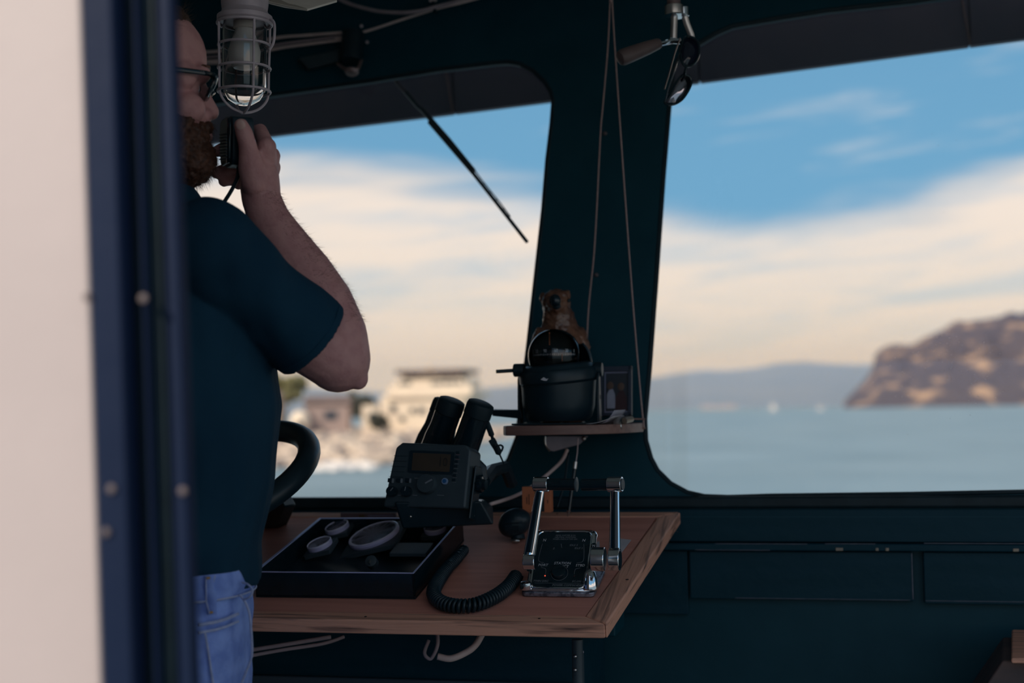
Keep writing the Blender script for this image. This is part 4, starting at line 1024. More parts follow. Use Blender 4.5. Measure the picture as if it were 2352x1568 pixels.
for k in range(4):
    a = math.radians(-46 + 90 * k)
    pts = [tl_ @ V((r * math.cos(a), r * math.sin(a), zz(y))) for r, y in ((.0405, 52), (.040, 110), (.039, 165), (.0385, 212), (.034, 232), (.024, 248), (.012, 257), (0, 261))]
    MB().tube(spline(pts, 4), .0021, 8).build('guard_bar', M_dull, lp)
MB().tube(spline([tl_ @ V((.041, 0, zz(46))), tl_ @ V((.048, 0, zz(60))), tl_ @ V((.047, 0, zz(100))), tl_ @ V((.040, 0, zz(118)))], 5), .0022, 8).build('latch', M_dull, lp)

# ---------------------------------------------------------------- steering wheel
WHD = 2.30
wc_ = P(482, 1108, WHD)
va = (P(733, 1042, WHD - .02) - wc_); a_len = va.length; va.normalize()
vm = (P(500, 1005, WHD + .17) - wc_); vm = (vm - va * vm.dot(va)).normalized()
WHM = frame(wc_, va, vm)
wh = thing('steering_wheel', 'thick black steering wheel on the console beside the man', 'steering wheel', WHM)
WI = WHM.inverted()
rw = a_len - .0185
MB().tube([V((rw * math.cos(2 * pi * i / 64), rw * math.sin(2 * pi * i / 64), 0)) for i in range(64)], .0185, 16, closed=True).build('rim', M_black, wh)
for k in range(3):
    a = math.radians(200 + 120 * k)
    MB().tube([V((.03 * math.cos(a), .03 * math.sin(a), -.03)), V((rw * .6 * math.cos(a), rw * .6 * math.sin(a), -.022)), V((rw * math.cos(a), rw * math.sin(a), 0))], .009, 10, flat=(1, .6, (0, 0, 1))).build('spoke', M_dull, wh)
MB().lathe([(.042, -.05), (.045, -.03), (.035, -.016), (0, -.014)], 28).build('hub', M_black, wh)
MB().tube([V((0, 0, -.045)), V((0, -.01, -.12)), WI @ DW(*D(482, 1200, .034))], .028, 14).build('column', M_black, wh)
pb = [WI @ DW(*D(600, 1214, .0015)), WI @ DW(*D(636, 1212, .0015))] + [WI @ P(x, y, 2.36) for x, y in ((655, 1165), (640, 1135), (610, 1150))]
MB().prism(pb, [p + (WI.to_3x3() @ (FD * .05)) for p in pb]).build('support_block', M_rubber, wh, bevel=.004)
MB().tube(spline([WI @ P(x, y, 2.33) for x, y in ((600, 1128), (625, 1120), (645, 1128), (650, 1150))], 5), .005, 8).build('trim_bar', M_bluegrey, wh)

# ---------------------------------------------------------------- wooden locker, lower right corner
lk_ = thing('wooden_locker', 'brown wooden locker with an overhanging lid at the lower right', 'locker', frame(P(2420, 1568, 2.2) * 1.0 - UP * P(2420, 1568, 2.2).z, R, FD))
li = lk_.matrix_world.inverted()
ztop = P(2340, 1502, 2.2).z; zl = P(2340, 1516, 2.2).z
def lq(x, y, d): return li @ P(x, y, d)
bt = [lq(2302, 1516, 2.2), lq(2620, 1516, 2.16), lq(2620, 1516, 2.36), lq(2306, 1516, 2.42)]
xo = lq(2268, 1568, 2.2).x - lq(2302, 1516, 2.2).x
dz = zl - P(2300, 1568, 2.2).z
kx = xo / dz
def lowv(p, z): return V((p.x, p.y, z))
bb_ = [V((bt[0].x + kx * .25, bt[0].y, zl - .25)), V((bt[1].x, bt[1].y, zl - .25)), V((bt[2].x, bt[2].y, zl - .25)), V((bt[3].x + kx * .25, bt[3].y, zl - .25))]
bt = [lowv(p, zl) for p in bt]
M_lock = pm('dark_locker_wood', (.12, .075, .07), .55, c2=(.06, .045, .05), scale=(8, 20, 20), bump=.3)
MB().prism(bb_, bt).build('upper_body', M_lock, lk_, bevel=.004)
MB().prism([lowv(p, 0) for p in bb_], bb_).build('lower_body', M_lock, lk_)
lid = [lq(2322, 1509, 2.17), lq(2640, 1509, 2.13), lq(2640, 1509, 2.38), lq(2326, 1509, 2.44)]
MB().prism([lowv(p, zl + .0005) for p in lid], [lowv(p, ztop) for p in lid]).build('lid', M_trim, lk_, bevel=.003)

# ================================================================= outside: sea, far coast, island, shore
SEA = -4.0
def seapt(x, y):
    """point of the sea surface seen at a pixel"""
    return onplane(x, y, V((0, 0, SEA)), UP)
m, t, p = newmat('bay_water')
p.inputs['Base Color'].default_value = (.13, .235, .285, 1); p.inputs['Roughness'].default_value = .45; p.inputs['Specular IOR Level'].default_value = .25
tcn = t.nodes.new('ShaderNodeTexCoord'); mp = t.nodes.new('ShaderNodeMapping'); mp.inputs['Scale'].default_value = (.05, .035, .05)
t.links.new(tcn.outputs['Object'], mp.inputs[0])
n_ = t.nodes.new('ShaderNodeTexNoise'); n_.inputs['Scale'].default_value = 1; n_.inputs['Detail'].default_value = 6; t.links.new(mp.outputs[0], n_.inputs[0])
rmp = t.nodes.new('ShaderNodeValToRGB'); rmp.color_ramp.elements[0].position = .35; rmp.color_ramp.elements[1].position = .68
rmp.color_ramp.elements[0].color = (.165, .24, .27, 1); rmp.color_ramp.elements[1].color = (.225, .31, .345, 1)
t.links.new(n_.outputs[0], rmp.inputs[0]); t.links.new(rmp.outputs[0], p.inputs['Base Color'])
n3 = t.nodes.new('ShaderNodeTexNoise'); n3.inputs['Scale'].default_value = .5; n3.inputs['Detail'].default_value = 4; t.links.new(tcn.outputs['Object'], n3.inputs[0])
bp_ = t.nodes.new('ShaderNodeBump'); bp_.inputs['Strength'].default_value = .7; bp_.inputs['Distance'].default_value = .4
t.links.new(n3.outputs[0], bp_.inputs['Height']); t.links.new(bp_.outputs[0], p.inputs['Normal'])
M_sea = m
sea = MB(); rings = [3.6, 12, 40, 120, 400, 1500, 5000, 20000]
sea.add([(r * math.cos(2 * pi * i / 48), r * math.sin(2 * pi * i / 48), SEA) for r in rings for i in range(48)],
        [(j * 48 + i, j * 48 + (i + 1) % 48, (j + 1) * 48 + (i + 1) % 48, (j + 1) * 48 + i) for j in range(len(rings) - 1) for i in range(48)] + [tuple(range(48))])
tag(sea.build('sea_water', M_sea, ang=180), 'grey-green choppy bay water outside the windows', 'water', kind='stuff')

def ridge(pts, x):
    for (a, ya), (b, yb) in zip(pts, pts[1:]):
        if a <= x <= b: return ya + (yb - ya) * (x - a) / (b - a)
    return pts[0][1] if x < pts[0][0] else pts[-1][1]
def hill(name, label, pts, d0, d1, x0, x1, nx, ny, rough, mat, cat, back=1.6, seed=0.0):
    """height field from the waterline at d0 to the crest at d1, falling away behind"""
    rows = []
    for j in range(ny):
        tj = j / (ny - 1)
        d = d0 + (d1 - d0) * tj * back
        row = []
        for i in range(nx):
            x = x0 + (x1 - x0) * i / (nx - 1)
            g = P(x, 940, d)
            crest = P(x, ridge(pts, x), d1).z - SEA
            u = tj * back
            prof_ = math.sin(min(u, 1.0) * pi / 2) ** .8 if u <= 1 else max(-.2, 1 - (u - 1) ** 1.5 * 1.6)
            h = crest * prof_
            h += rough * crest * .10 * noise.fractal(V((x * .012 + seed, d / (d1 - d0) * 4, seed)), .8, 2, 4) * min(1, u * 3) * (1 if u < .9 else .35)
            h += rough * 3.2 * d1 / 3000 * abs(noise.noise(V((x * .09, d * .02, seed)))) * min(1, u * 4)
            row.append(V((g.x, g.y, SEA + (h if j else -3))))
        rows.append(row)
    return tag(MB().grid(rows).build(name, mat, ang=180), label, cat)
M_mtn = pm('haze_tinted_mountain', (.13, .155, .19), .9, spec=0, c2=(.18, .19, .21), scale=(.0016, .0016, .004))  # blue of the distance haze is mixed into the hillside colour
M_isl = pm('island_scrub', (.10, .078, .082), .95, spec=0, c2=(.46, .30, .19), scale=(.018, .018, .03), lo=.54, hi=.66, detail=3)
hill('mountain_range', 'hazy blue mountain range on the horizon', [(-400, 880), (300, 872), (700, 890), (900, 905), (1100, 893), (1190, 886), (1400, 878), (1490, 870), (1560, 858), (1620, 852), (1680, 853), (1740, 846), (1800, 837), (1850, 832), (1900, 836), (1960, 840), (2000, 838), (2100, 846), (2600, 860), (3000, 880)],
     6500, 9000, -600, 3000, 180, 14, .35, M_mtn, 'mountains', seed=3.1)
hill('wooded_island', 'brown wooded island with pale bluffs at the right', [(1936, 934), (1946, 915), (1958, 905), (1972, 890), (1990, 872), (2008, 846), (2016, 815), (2040, 806), (2090, 795), (2130, 773), (2180, 758), (2215, 746), (2260, 735), (2300, 728), (2352, 722), (2500, 700), (2700, 712), (3000, 770), (3200, 930)],
     2650, 3300, 1937, 3200, 260, 26, 1.0, M_isl, 'island', seed=8.0)
def sailboat(x, y, label, h):
    d = 1500; g = P(x, y, d); g = V((g.x, g.y, SEA))
    b = thing('sailing_boat', label, 'boat', Matrix.Translation(g), 'distant sailing boats')
    MB().ext([(-3.5, 0), (-2.5, -1), (3, -1), (5, 0), (3, 1), (-2.5, 1)], .1, 1.3).build('hull', M_paper, b)
    MB().cyl((0, 0, 1.2), (0, 0, h), .12).build('mast', M_paper, b)
    MB().prism([(-.1, -.05, 2), (-3.4, -.05, 2), (0, -.05, h - .3)], [(-.1, .05, 2), (-3.4, .05, 2), (0, .05, h - .3)]).build('mainsail', pm('sail_cloth', (.85, .78, .70), .8), b)
    MB().prism([(.3, -.05, 1.6), (4.2, -.05, 1.6), (.2, -.05, h * .85)], [(.3, .05, 1.6), (4.2, .05, 1.6), (.2, .05, h * .85)]).build('jib', pm('sail_cloth', (.85, .78, .70), .8), b)
sailboat(1775, 936, 'small white sailing boat, brighter left one of two on the horizon', 11)
sailboat(1883, 934, 'small white sailing boat, fainter right one of two on the horizon', 6)
# low pale town strip on the far shore
ts = thing('far_waterfront', 'low pale row of far waterfront buildings below the mountains', 'buildings', Matrix.Translation(P(1655, 941, 4200)))
for k in range(9):
    random.seed(40 + k); x = 1615 + k * 9
    q = ts.matrix_world.inverted() @ P(x, 941, 4200)
    hgt = random.uniform(9, 17)
    MB().box((q.x, q.y, SEA - ts.location.z + hgt / 2), (9, 12, hgt)).build('block', pm('pale_far_wall', (.62, .50, .48), .8), ts)

# near shore on the left
M_bank = pm('sandy_bank', (.66, .52, .40), .95, spec=.1, c2=(.42, .33, .27), scale=(.5, .5, .5), lo=.4, hi=.62)
rows = []
bx_ = [(-500, 1082), (300, 1078), (560, 1077), (760, 1072), (900, 1066), (1000, 1046), (1100, 1018), (1190, 999), (1260, 985)]
for j in range(12):
    row = []
    for i in range(70):
        x = -500 + 1740 * i / 69
        w = seapt(x, ridge(bx_, x)); dd = (w - CAM); dd.z = 0; dn = dd.normalized()
        u = j / 11
        z = SEA - .4 + (2.9 * min(1, u * 3.2) ** .7 + 1.2 * max(0, u - .35)) * (1 if x < 1000 else max(.25, 1 - (x - 1000) / 330))
        z += .45 * noise.fractal(V((x * .03, u * 6, 1.5)), .8, 2, 4) * min(1, u * 5)
        q = w + dn * (u * 90)
        row.append(V((q.x, q.y, z)))
    rows.append(row)
tag(MB().grid(rows).build('shore_bank', M_bank, ang=180), 'sandy rock-strewn shore bank beyond the left window', 'shore')
# boulders along the waterline
M_rock = [pm('pale_boulder_%d' % i, c, .9, spec=.15, c2=tuple(k * .75 for k in c), scale=(2, 2, 2)) for i, c in enumerate(((.72, .58, .46), (.60, .48, .39), (.80, .66, .53), (.38, .31, .28)))]
def boulder_mesh(seed):
    m = MB().sph((0, 0, 0), 1, n=9, k=6); me = m.mesh('boulder')
    for v in me.vertices:
        v.co *= 1 + .35 * noise.noise(v.co * 1.3 + V((seed, seed * 2, 0)))
    return me
bms = [boulder_mesh(s_ * 3.7) for s_ in range(5)]
for me in bms:
    me.polygons.foreach_set('use_smooth', [False] * len(me.polygons))
random.seed(11)
rk = [MB() for _ in M_rock]
for i in range(420):
    x = random.uniform(580, 980) if i < 340 else random.uniform(980, 1200)
    u = random.random() ** 1.3
    w = seapt(x, ridge(bx_, x)); dn = (w - CAM); dn.z = 0; dn.normalize()
    q = w + dn * (u * 34 - .4)
    sc_ = random.uniform(.4, 1.15) * (1 if x < 960 else .7)
    me = bms[i % 5]
    mm = Matrix.Translation((q.x, q.y, SEA - .1 + 2.5 * min(1, u * 1.2) ** .7 * (1 if x < 1000 else .5))) @ RZ(random.uniform(0, 360)) @ Matrix.Diagonal((sc_ * random.uniform(.9, 1.5), sc_, sc_ * random.uniform(.6, .9), 1))
    rk[i % 4].add([v.co for v in me.vertices], [tuple(p.vertices) for p in me.polygons], mm)
rr0 = thing('riprap', 'heap of pale rounded riprap boulders along the near shore', 'rocks', Matrix.Translation(seapt(780, 1070)))
rr0['kind'] = 'stuff'
for mb_, mt in zip(rk, M_rock):
    mb_.v = [p - rr0.location for p in mb_.v]
    stuff(mb_.build('rock_heap', mt, rr0, ang=25))
for me in bms: bpy.data.meshes.remove(me)
random.seed(5)
fo = MB()
for k in range(26):
    x = 745 + k * 4.2 + random.uniform(-4, 4); w = seapt(x, ridge(bx_, x) + random.uniform(0, 9))
    fo.sph((w.x, w.y, SEA + .05), (random.uniform(.6, 1.5), random.uniform(.5, 2.2), random.uniform(.25, .6)), n=8, k=6)
tag(fo.build('surf_foam', pm('white_surf', (.85, .80, .76), .9), ang=180), 'white surf breaking at the foot of the shore bank', 'surf', kind='stuff')

# restaurant-like house on the shore
HD = 195.0
def hp_(x, y, d=HD): return P(x, y, d)
hb_ = hp_(985, 978); HM = frame(hb_, (.97, -.24, 0), (.24, .97, 0)); HI = HM.inverted()
hs = thing('shore_house', 'cream three-storey house with wide flat roofs and balconies on the shore', 'house', HM)
M_cw = pm('cream_stucco', (.88, .74, .58), .85, spec=.1, c2=(.82, .68, .54), scale=(.4, .4, .4))
M_rf = pm('brown_flat_roof', (.20, .145, .13), .8, c2=(.15, .11, .10), scale=(.5, .5, .5))
M_wn = pm('dark_window', (.035, .05, .075), .2, spec=.6)
def hbx(x0, y0, x1, y1, dep, nm, mat, par=None, off=0.0, bev=0):
    a, b = HI @ hp_(x0, y0), HI @ hp_(x1, y1); w_, h_ = b.x - a.x, a.z - b.z
    return MB().box(((a.x + b.x) / 2, dep / 2 + off, (a.z + b.z) / 2), (w_, dep, h_)).build(nm, mat, par or hs, bevel=bev)
hbx(862, 910, 1075, 1000, 9, 'lower_storey', M_cw, off=0)
hbx(893, 872, 1068, 911, 8, 'middle_storey', M_cw, off=.8)
hbx(905, 852, 1040, 873, 6.5, 'upper_storey', M_cw, off=1.8)
hbx(880, 903, 1090, 910, 10.2, 'roof_slab', M_cw, off=-.6)
hbx(884, 886, 1092, 899, .3, 'balcony_front', M_cw, off=-.4)
hbx(898, 849, 1066, 857, 8.4, 'flat_roof', M_rf, off=.2)
hbx(963, 838, 972, 850, .8, 'chimney', M_cw, off=3)
for x0, y0, x1, y1, o_ in ((1002, 856, 1050, 867, 1.72), (912, 857, 950, 866, 1.72), (905, 876, 935, 886, .74), (985, 876, 1060, 885, .74), (888, 930, 904, 948, -.06), (937, 936, 950, 950, -.06), (958, 935, 976, 950, -.06), (992, 936, 1030, 944, -.06), (912, 955, 926, 968, -.06)):
    w_ = hbx(x0, y0, x1, y1, .16, 'window', M_wn, off=o_)
    hbx(x0 - 1, y1, x1 + 1, y1 + 1.5, .25, 'window_ledge', M_cw, w_, off=o_ - .08)
for k in range(7):
    x = 890 + k * 32; hbx(x, 873, x + 2.2, 887, .2, 'post', M_cw, off=-.3)
# sheds, walls and a parked pale vehicle along the bank
def shed(x0, y0, x1, y1, d, name, label, cat, mat, roof=None):
    a, b = P(x0, y1, d), P(x1, y0, d); base = (a + P(x1, y1, d)) / 2
    o = thing(name, label, cat, Matrix.Translation(base))
    w_, h_ = x1 - x0, y1 - y0; k = d / FP
    MB().box((0, 2, h_ * k / 2 - .6), (w_ * k, 4, h_ * k + 1.2)).build('wall', mat, o)
    if roof: MB().prism([(-w_ * k * .56, -.4, h_ * k), (w_ * k * .56, -.4, h_ * k), (w_ * k * .56, 4.4, h_ * k), (-w_ * k * .56, 4.4, h_ * k)], [(-w_ * k * .5, 1.8, h_ * k + 1.0), (w_ * k * .5, 1.8, h_ * k + 1.0), (w_ * k * .5, 2.2, h_ * k + 1.0), (-w_ * k * .5, 2.2, h_ * k + 1.0)]).build('roof', roof, o)
    MB().box((w_ * k * .1, -.02, h_ * k * .42), (w_ * k * .3, .1, h_ * k * .4)).build('window', M_wn, o)
    return o
shed(700, 925, 800, 975, 190, 'beach_shed', 'low grey-pink shed between the shore trees', 'shed', pm('pinkish_wall', (.40, .31, .29), .9), M_rf)
shed(832, 930, 868, 975, 188, 'white_shed', 'narrow white shed beside the cream house', 'shed', M_cw, None)
shed(560, 915, 640, 985, 185, 'tan_shed', 'tan shed at the left end of the shore, behind the man', 'shed', pm('tan_wall', (.46, .35, .26), .9), M_rf)
tk_ = thing('white_tank', 'round white tank on the shore beside the steering wheel', 'tank', Matrix.Translation(P(690, 990, 165)))
MB().sph((0, 0, 1.2), (1.15, 1.15, 1.2)).build('shell', M_cw, tk_); MB().lathe([(.45, 0), (.45, .1), (0, .1)], 16, T(0, -1.12, .7) @ RX(90)).build('hatch', M_wn, tk_)
def tree(x, y, d, rx, rz, label, seed, mat):
    b = P(x, y, d); o = thing('shore_tree', label, 'tree', Matrix.Translation(b), 'trees on the shore')
    m1 = MB(); random.seed(seed)
    for k in range(16):
        c = V((random.uniform(-1, 1) * rx, random.uniform(-1, 1) * rx * .7, rz * (1.0 + random.uniform(-.55, .75))))
        m1.sph(c, random.uniform(.35, .6) * min(rx, rz), n=12, k=8)
    me = remesh(m1, 'crown', .22, 2); displace(me, .45, 1.6, (seed, 0, 0)); link(me, 'crown', mat, o, ang=180)
    MB().cyl((0, 0, -4.2), (0, 0, rz), .22, .12, n=8).build('trunk', pm('bark', (.10, .08, .07), .9), o)
M_lv1 = pm('olive_leaf', (.23, .21, .10), .9, spec=.1, c2=(.12, .12, .07), scale=(1.5, 1.5, 1.5)); M_lv2 = pm('dark_leaf', (.085, .085, .065), .9, spec=.1, c2=(.045, .05, .05), scale=(1.5, 1.5, 1.5))
tree(655, 925, 200, 2.6, 1.9, 'olive-green spreading tree on the shore, left of the elbow', 3, M_lv1)
tree(835, 965, 200, 1.7, 2.1, 'dark tree on the shore left of the cream house', 9, M_lv2)
tree(560, 935, 205, 3.0, 2.4, 'olive-green tree on the shore, hidden mostly behind the man', 15, M_lv1)
tree(872, 985, 186, 1.0, .9, 'small dark bush at the left foot of the cream house', 21, M_lv2)
# sea haze between the near shore and the far coast
m, t, p = newmat('sea_haze'); t.nodes.remove(p)
vs_ = t.nodes.new('ShaderNodeVolumeScatter'); vs_.inputs['Color'].default_value = (.36, .53, 1.0, 1); vs_.inputs['Density'].default_value = .00026; vs_.inputs['Anisotropy'].default_value = .0
t.links.new(vs_.outputs[0], t.nodes['Material Output'].inputs['Volume'])
hz = MB().prism([(-9000, 2300, SEA - 5), (12000, 2300, SEA - 5), (12000, 9600, SEA - 5), (-9000, 9600, SEA - 5)], [(-9000, 2300, 330), (12000, 2300, 330), (12000, 9600, 330), (-9000, 9600, 330)])
tag(hz.build('sea_haze', m), 'thin bluish haze over the far water', 'haze', kind='stuff')

# ================================================================= the man at the wheel
PHI = math.radians(22)
Hd = V((math.cos(PHI), math.sin(PHI), 0)); Lf = V((-math.sin(PHI), math.cos(PHI), 0))
MAN = V(((356 - 1176) / FP * 1.9, 1.92, 0))
man = thing('person', 'person in a navy T-shirt and blue jeans holding a microphone to the mouth', 'person', Matrix.Translation(MAN))
def Q(f, l, z): return MAN + Hd * f + Lf * l + UP * z
HC = P(300, 205, 1.90)                                    # head centre at eye level
def HQ(f, l, z): return HC + Hd * f + Lf * l + UP * z
HRM = Matrix(((Hd.x, Lf.x, 0, 0), (Hd.y, Lf.y, 0, 0), (0, 0, 1, 0), (0, 0, 0, 1)))
def hell(mb, c, r, pitch=0):
    mb.sph((0, 0, 0), r, Matrix.Translation(HQ(*c)) @ HRM @ RY(pitch), n=28, k=18)
def ering(z, f, a, b, n=40, l=0.0, pw=1.0):
    out = []
    for i in range(n):
        t = 2 * pi * i / n; cx, sy = math.cos(t), math.sin(t)
        out.append(Q(f + a * math.copysign(abs(cx) ** pw, cx), l + b * math.copysign(abs(sy) ** pw, sy), z))
    return out
def toman(me):
    me.transform(Matrix.Translation(-MAN)); return me
bd_ = MB()
# head
hell(bd_, (-.012, 0, .034), (.098, .077, .092)); hell(bd_, (.028, 0, .044), (.073, .066, .070)); hell(bd_, (.040, 0, -.030), (.056, .062, .078))
hell(bd_, (.042, 0, -.085), (.052, .050, .040)); hell(bd_, (.076, 0, -.104), (.024, .026, .020))
for s in (-1, 1):
    hell(bd_, (.085, s * .027, .019), (.017, .030, .012)); hell(bd_, (.066, s * .043, -.030), (.026, .022, .022)); hell(bd_, (.096, s * .0115, -.030), (.012, .008, .009))
    hell(bd_, (-.008, s * .079, -.012), (.019, .007, .031), 12); hell(bd_, (.060, s * .052, .012), (.02, .014, .02))
    hell(bd_, (.0715, s * .032, -.001), (.0145, .0155, .0135))
bd_.caps([HQ(.090, 0, .012), HQ(.098, 0, -.008), HQ(.106, 0, -.024)], [.0105, .0108, .0118], 16)
hell(bd_, (.093, 0, -.060), (.016, .026, .007)); hell(bd_, (.091, 0, -.072), (.016, .023, .007)); hell(bd_, (.085, 0, -.048), (.022, .03, .02))
bd_.caps([HQ(-.012, 0, -.075), HQ(-.03, 0, -.13), HQ(-.05, 0, -.20)], [.060, .060, .068])
# trunk and legs
trunk = [(.86, 0, .085, .140), (.95, 0, .098, .158), (1.03, 0, .098, .150), (1.12, .008, .112, .155), (1.25, .010, .118, .160), (1.36, .0, .105, .160), (1.43, -.01, .080, .140), (1.48, -.015, .055, .080)]
bd_.loft([ering(z, f, a, b) for z, f, a, b in trunk])
for s in (-1, 1):
    bd_.caps([Q(0, s * .095, .90), Q(.012, s * .105, .50), Q(-.012, s * .108, .10)], [.074, .052, .04])
    bd_.caps([Q(-.03, s * .108, .055), Q(.07, s * .115, .04), Q(.15, s * .12, .03)], [.042, .036, .026])
# right arm, from shoulder to wrist, then the hand round the microphone
SRp, ELp = P(480, 570, 1.77), P(776, 826, 1.885)
def pr_(px_, d): return px_ * d / FP
bd_.caps([SRp, P(600, 680, 1.82), P(705, 778, 1.86), ELp], [.046, .043, .045, .043])
bd_.caps([ELp, P(770, 770, 1.89), P(738, 700, 1.90), P(696, 632, 1.915), P(650, 560, 1.925), P(618, 505, 1.935), P(601, 458, 1.945)], [pr_(76, 1.885), pr_(74, 1.89), pr_(75, 1.9), pr_(70, 1.915), pr_(58, 1.925), pr_(49, 1.935), pr_(45, 1.945)])
bd_.sph(P(822, 868, 1.885), (.014, .016, .016))
# palm: a broad wedge from the wrist to the knuckles
bd_.caps([P(600, 458, 1.945), P(598, 430, 1.945), P(597, 402, 1.945)], [pr_(45, 1.945), pr_(46, 1.945), pr_(44, 1.945)])
MCP = [P(612, 338, 1.935), P(622, 358, 1.958), P(624, 384, 1.978), P(618, 412, 1.992)]
for a, w in zip(MCP, (.0140, .0135, .013, .012)):
    bd_.caps([P(598, 425, 1.955), a], [.021, w])
bd_.caps([P(585, 420, 1.925), P(578, 385, 1.918), P(573, 358, 1.912)], [.0185, .0185, .0150])           # ball of the thumb
bd_.caps([P(573, 360, 1.912), P(568, 330, 1.905), P(561, 306, 1.902), P(554, 288, 1.902)], [.0140, .0122, .0118, .0098])
fing = [
    [MCP[0], P(598, 300, 1.970), P(560, 312, 1.993), P(528, 332, 1.995), P(499, 347, 1.985)],
    [MCP[1], P(606, 338, 2.002), P(566, 362, 2.022), P(528, 386, 2.010), P(498, 397, 1.990)],
    [MCP[2], P(608, 368, 2.018), P(572, 392, 2.035), P(540, 410, 2.020), P(514, 416, 2.002)],
    [MCP[3], P(606, 400, 2.028), P(580, 416, 2.040), P(560, 424, 2.028), P(546, 424, 2.012)]]
for ch, r0 in zip(fing, (.0100, .0104, .0098, .0086)):
    bd_.caps(ch, [.0125, r0, r0 * .98, r0 * .92, r0 * .84], 14)
# left arm reaching down to the wheel
LH = WHM @ V((-rw * .2, -rw * .98, 0)) if False else WHM @ V((rw * math.cos(2.5), rw * math.sin(2.5), .012))
LE = Q(.13, .28, 1.17)
bd_.caps([Q(.02, .185, 1.42), Q(.07, .25, 1.29), LE], [.060, .05, .043]); bd_.caps([LE, LE.lerp(LH, .45), LE.lerp(LH, .82)], [.043, .037, .027])
lw = LE.lerp(LH, .82); bd_.caps([lw, LH + UP * .018], [.028, .020])
for k in range(4):
    o_ = (WHM.to_3x3() @ V((.6, .8, 0))) * (.018 * (k - 1.5)); b_ = LH + UP * .022 + o_
    ax = (LH - lw).normalized()
    bd_.caps([b_, b_ + ax * .03 + UP * .004, b_ + ax * .042 - UP * .018, b_ + ax * .026 - UP * .034], [.0095, .009, .0085, .008], 12)
bd_.caps([LH + UP * .01 - Hd * .02, LH + Hd * .02 - UP * .012, LH + Hd * .05 - UP * .02], [.012, .0105, .009], 12)
body_me = remesh(bd_, 'body', .0026, 5, .5)
link(toman(body_me), 'body', M_skin, man, ang=180)
mi = Matrix.Translation(-MAN)
# thumb nail
tn = (P(553, 287, 1.85) - P(553, 287, 1.9)).normalized(); tx = (P(573, 285, 1.9) - P(533, 289, 1.9)).normalized()
NM = frame(P(552.5, 287, 1.8915), tx, tn.cross(tx))
MB().sph((0, 0, 0), (.0066, .0078, .0022), mi @ NM, n=20, k=12).build('thumb_nail', M_nail, man)
for s in (-1, 1):
    MB().sph(mi @ HQ(.0745, s * .032, -.001), .0118).build('eye', M_paper, man); MB().sph(mi @ HQ(.0825, s * .032, -.001), .0052).build('iris', pm('dark_iris', (.03, .03, .03), .2), man)
    MB().tube(spline([mi @ HQ(.094, s * .012, .025), mi @ HQ(.098, s * .026, .030), mi @ HQ(.088, s * .048, .026)], 5), .0032, 6, flat=(1, 1.4, (0, 0, 1))).build('eyebrow', M_beard, man)
# hair and beard: a soft mass with strands standing off it
def strands(mb, pts, ln, r, droop, rnd):
    for p, n in pts:
        d = (n + V((rnd(), rnd(), rnd())) * .55 + V((0, 0, droop))).normalized(); L = ln * (1 + rnd() * .5)
        s1 = d.orthogonal().normalized() * r; s2 = d.cross(s1).normalized() * r
        e = p + d * L + V((0, 0, droop * L * .4))
        mb.add([p + s1, p - s1 * .5 + s2 * .87, p - s1 * .5 - s2 * .87, e], [(0, 1, 3), (1, 2, 3), (2, 0, 3)])
def furry(name, mat, build, vox, count, ln, r, droop, keep=None, amp=.003):
    m1 = MB(); build(m1); me = remesh(m1, name, vox, 3); displace(me, amp, 130)
    m2 = MB(); m2.add([v.co.copy() for v in me.vertices], [tuple(p.vertices) for p in me.polygons])
    vs = list(me.vertices); rg = random.Random(4); rnd = lambda: rg.uniform(-1, 1)
    strands(m2, [(v.co.copy(), v.normal.copy()) for v in rg.sample(vs, min(count, len(vs))) if keep is None or keep(v.co)], ln, r, droop, rnd)
    bpy.data.meshes.remove(me)
    me2 = bpy.data.meshes.new(name); me2.from_pydata([tuple(p - MAN) for p in m2.v], [], m2.f)
    return link(me2, name, mat, man, ang=180)
def beard_shape(m1):
    hell(m1, (.066, 0, -.097), (.044, .052, .033)); hell(m1, (.078, 0, -.090), (.034, .038, .036)); hell(m1, (.088, 0, -.090), (.026, .028, .024))
    for s in (-1, 1):
        hell(m1, (.035, s * .048, -.078), (.045, .014, .038)); hell(m1, (.010, s * .060, -.040), (.020, .010, .040)); hell(m1, (.060, s * .040, -.070), (.032, .018, .026))
        hell(m1, (.096, s * .014, -.050), (.010, .020, .008)); hell(m1, (.088, s * .030, -.062), (.012, .010, .018))
        hell(m1, (.046, s * .053, -.056), (.030, .009, .030), 25); hell(m1, (.030, s * .058, -.042), (.022, .008, .026), 25)
    hell(m1, (.101, 0, -.047), (.008, .014, .006)); hell(m1, (.096, 0, -.080), (.012, .012, .008))
furry('beard', M_beard, beard_shape, .002, 5200, .009, .00022, -.55, amp=.0035)
def hair_shape(m1):
    hell(m1, (-.024, 0, .048), (.094, .080, .090)); hell(m1, (-.045, 0, .0), (.072, .076, .085))
    hell(m1, (.018, 0, .090), (.062, .058, .034))
furry('hair', M_hair, hair_shape, .004, 2500, .016, .0003, .1, amp=.003)
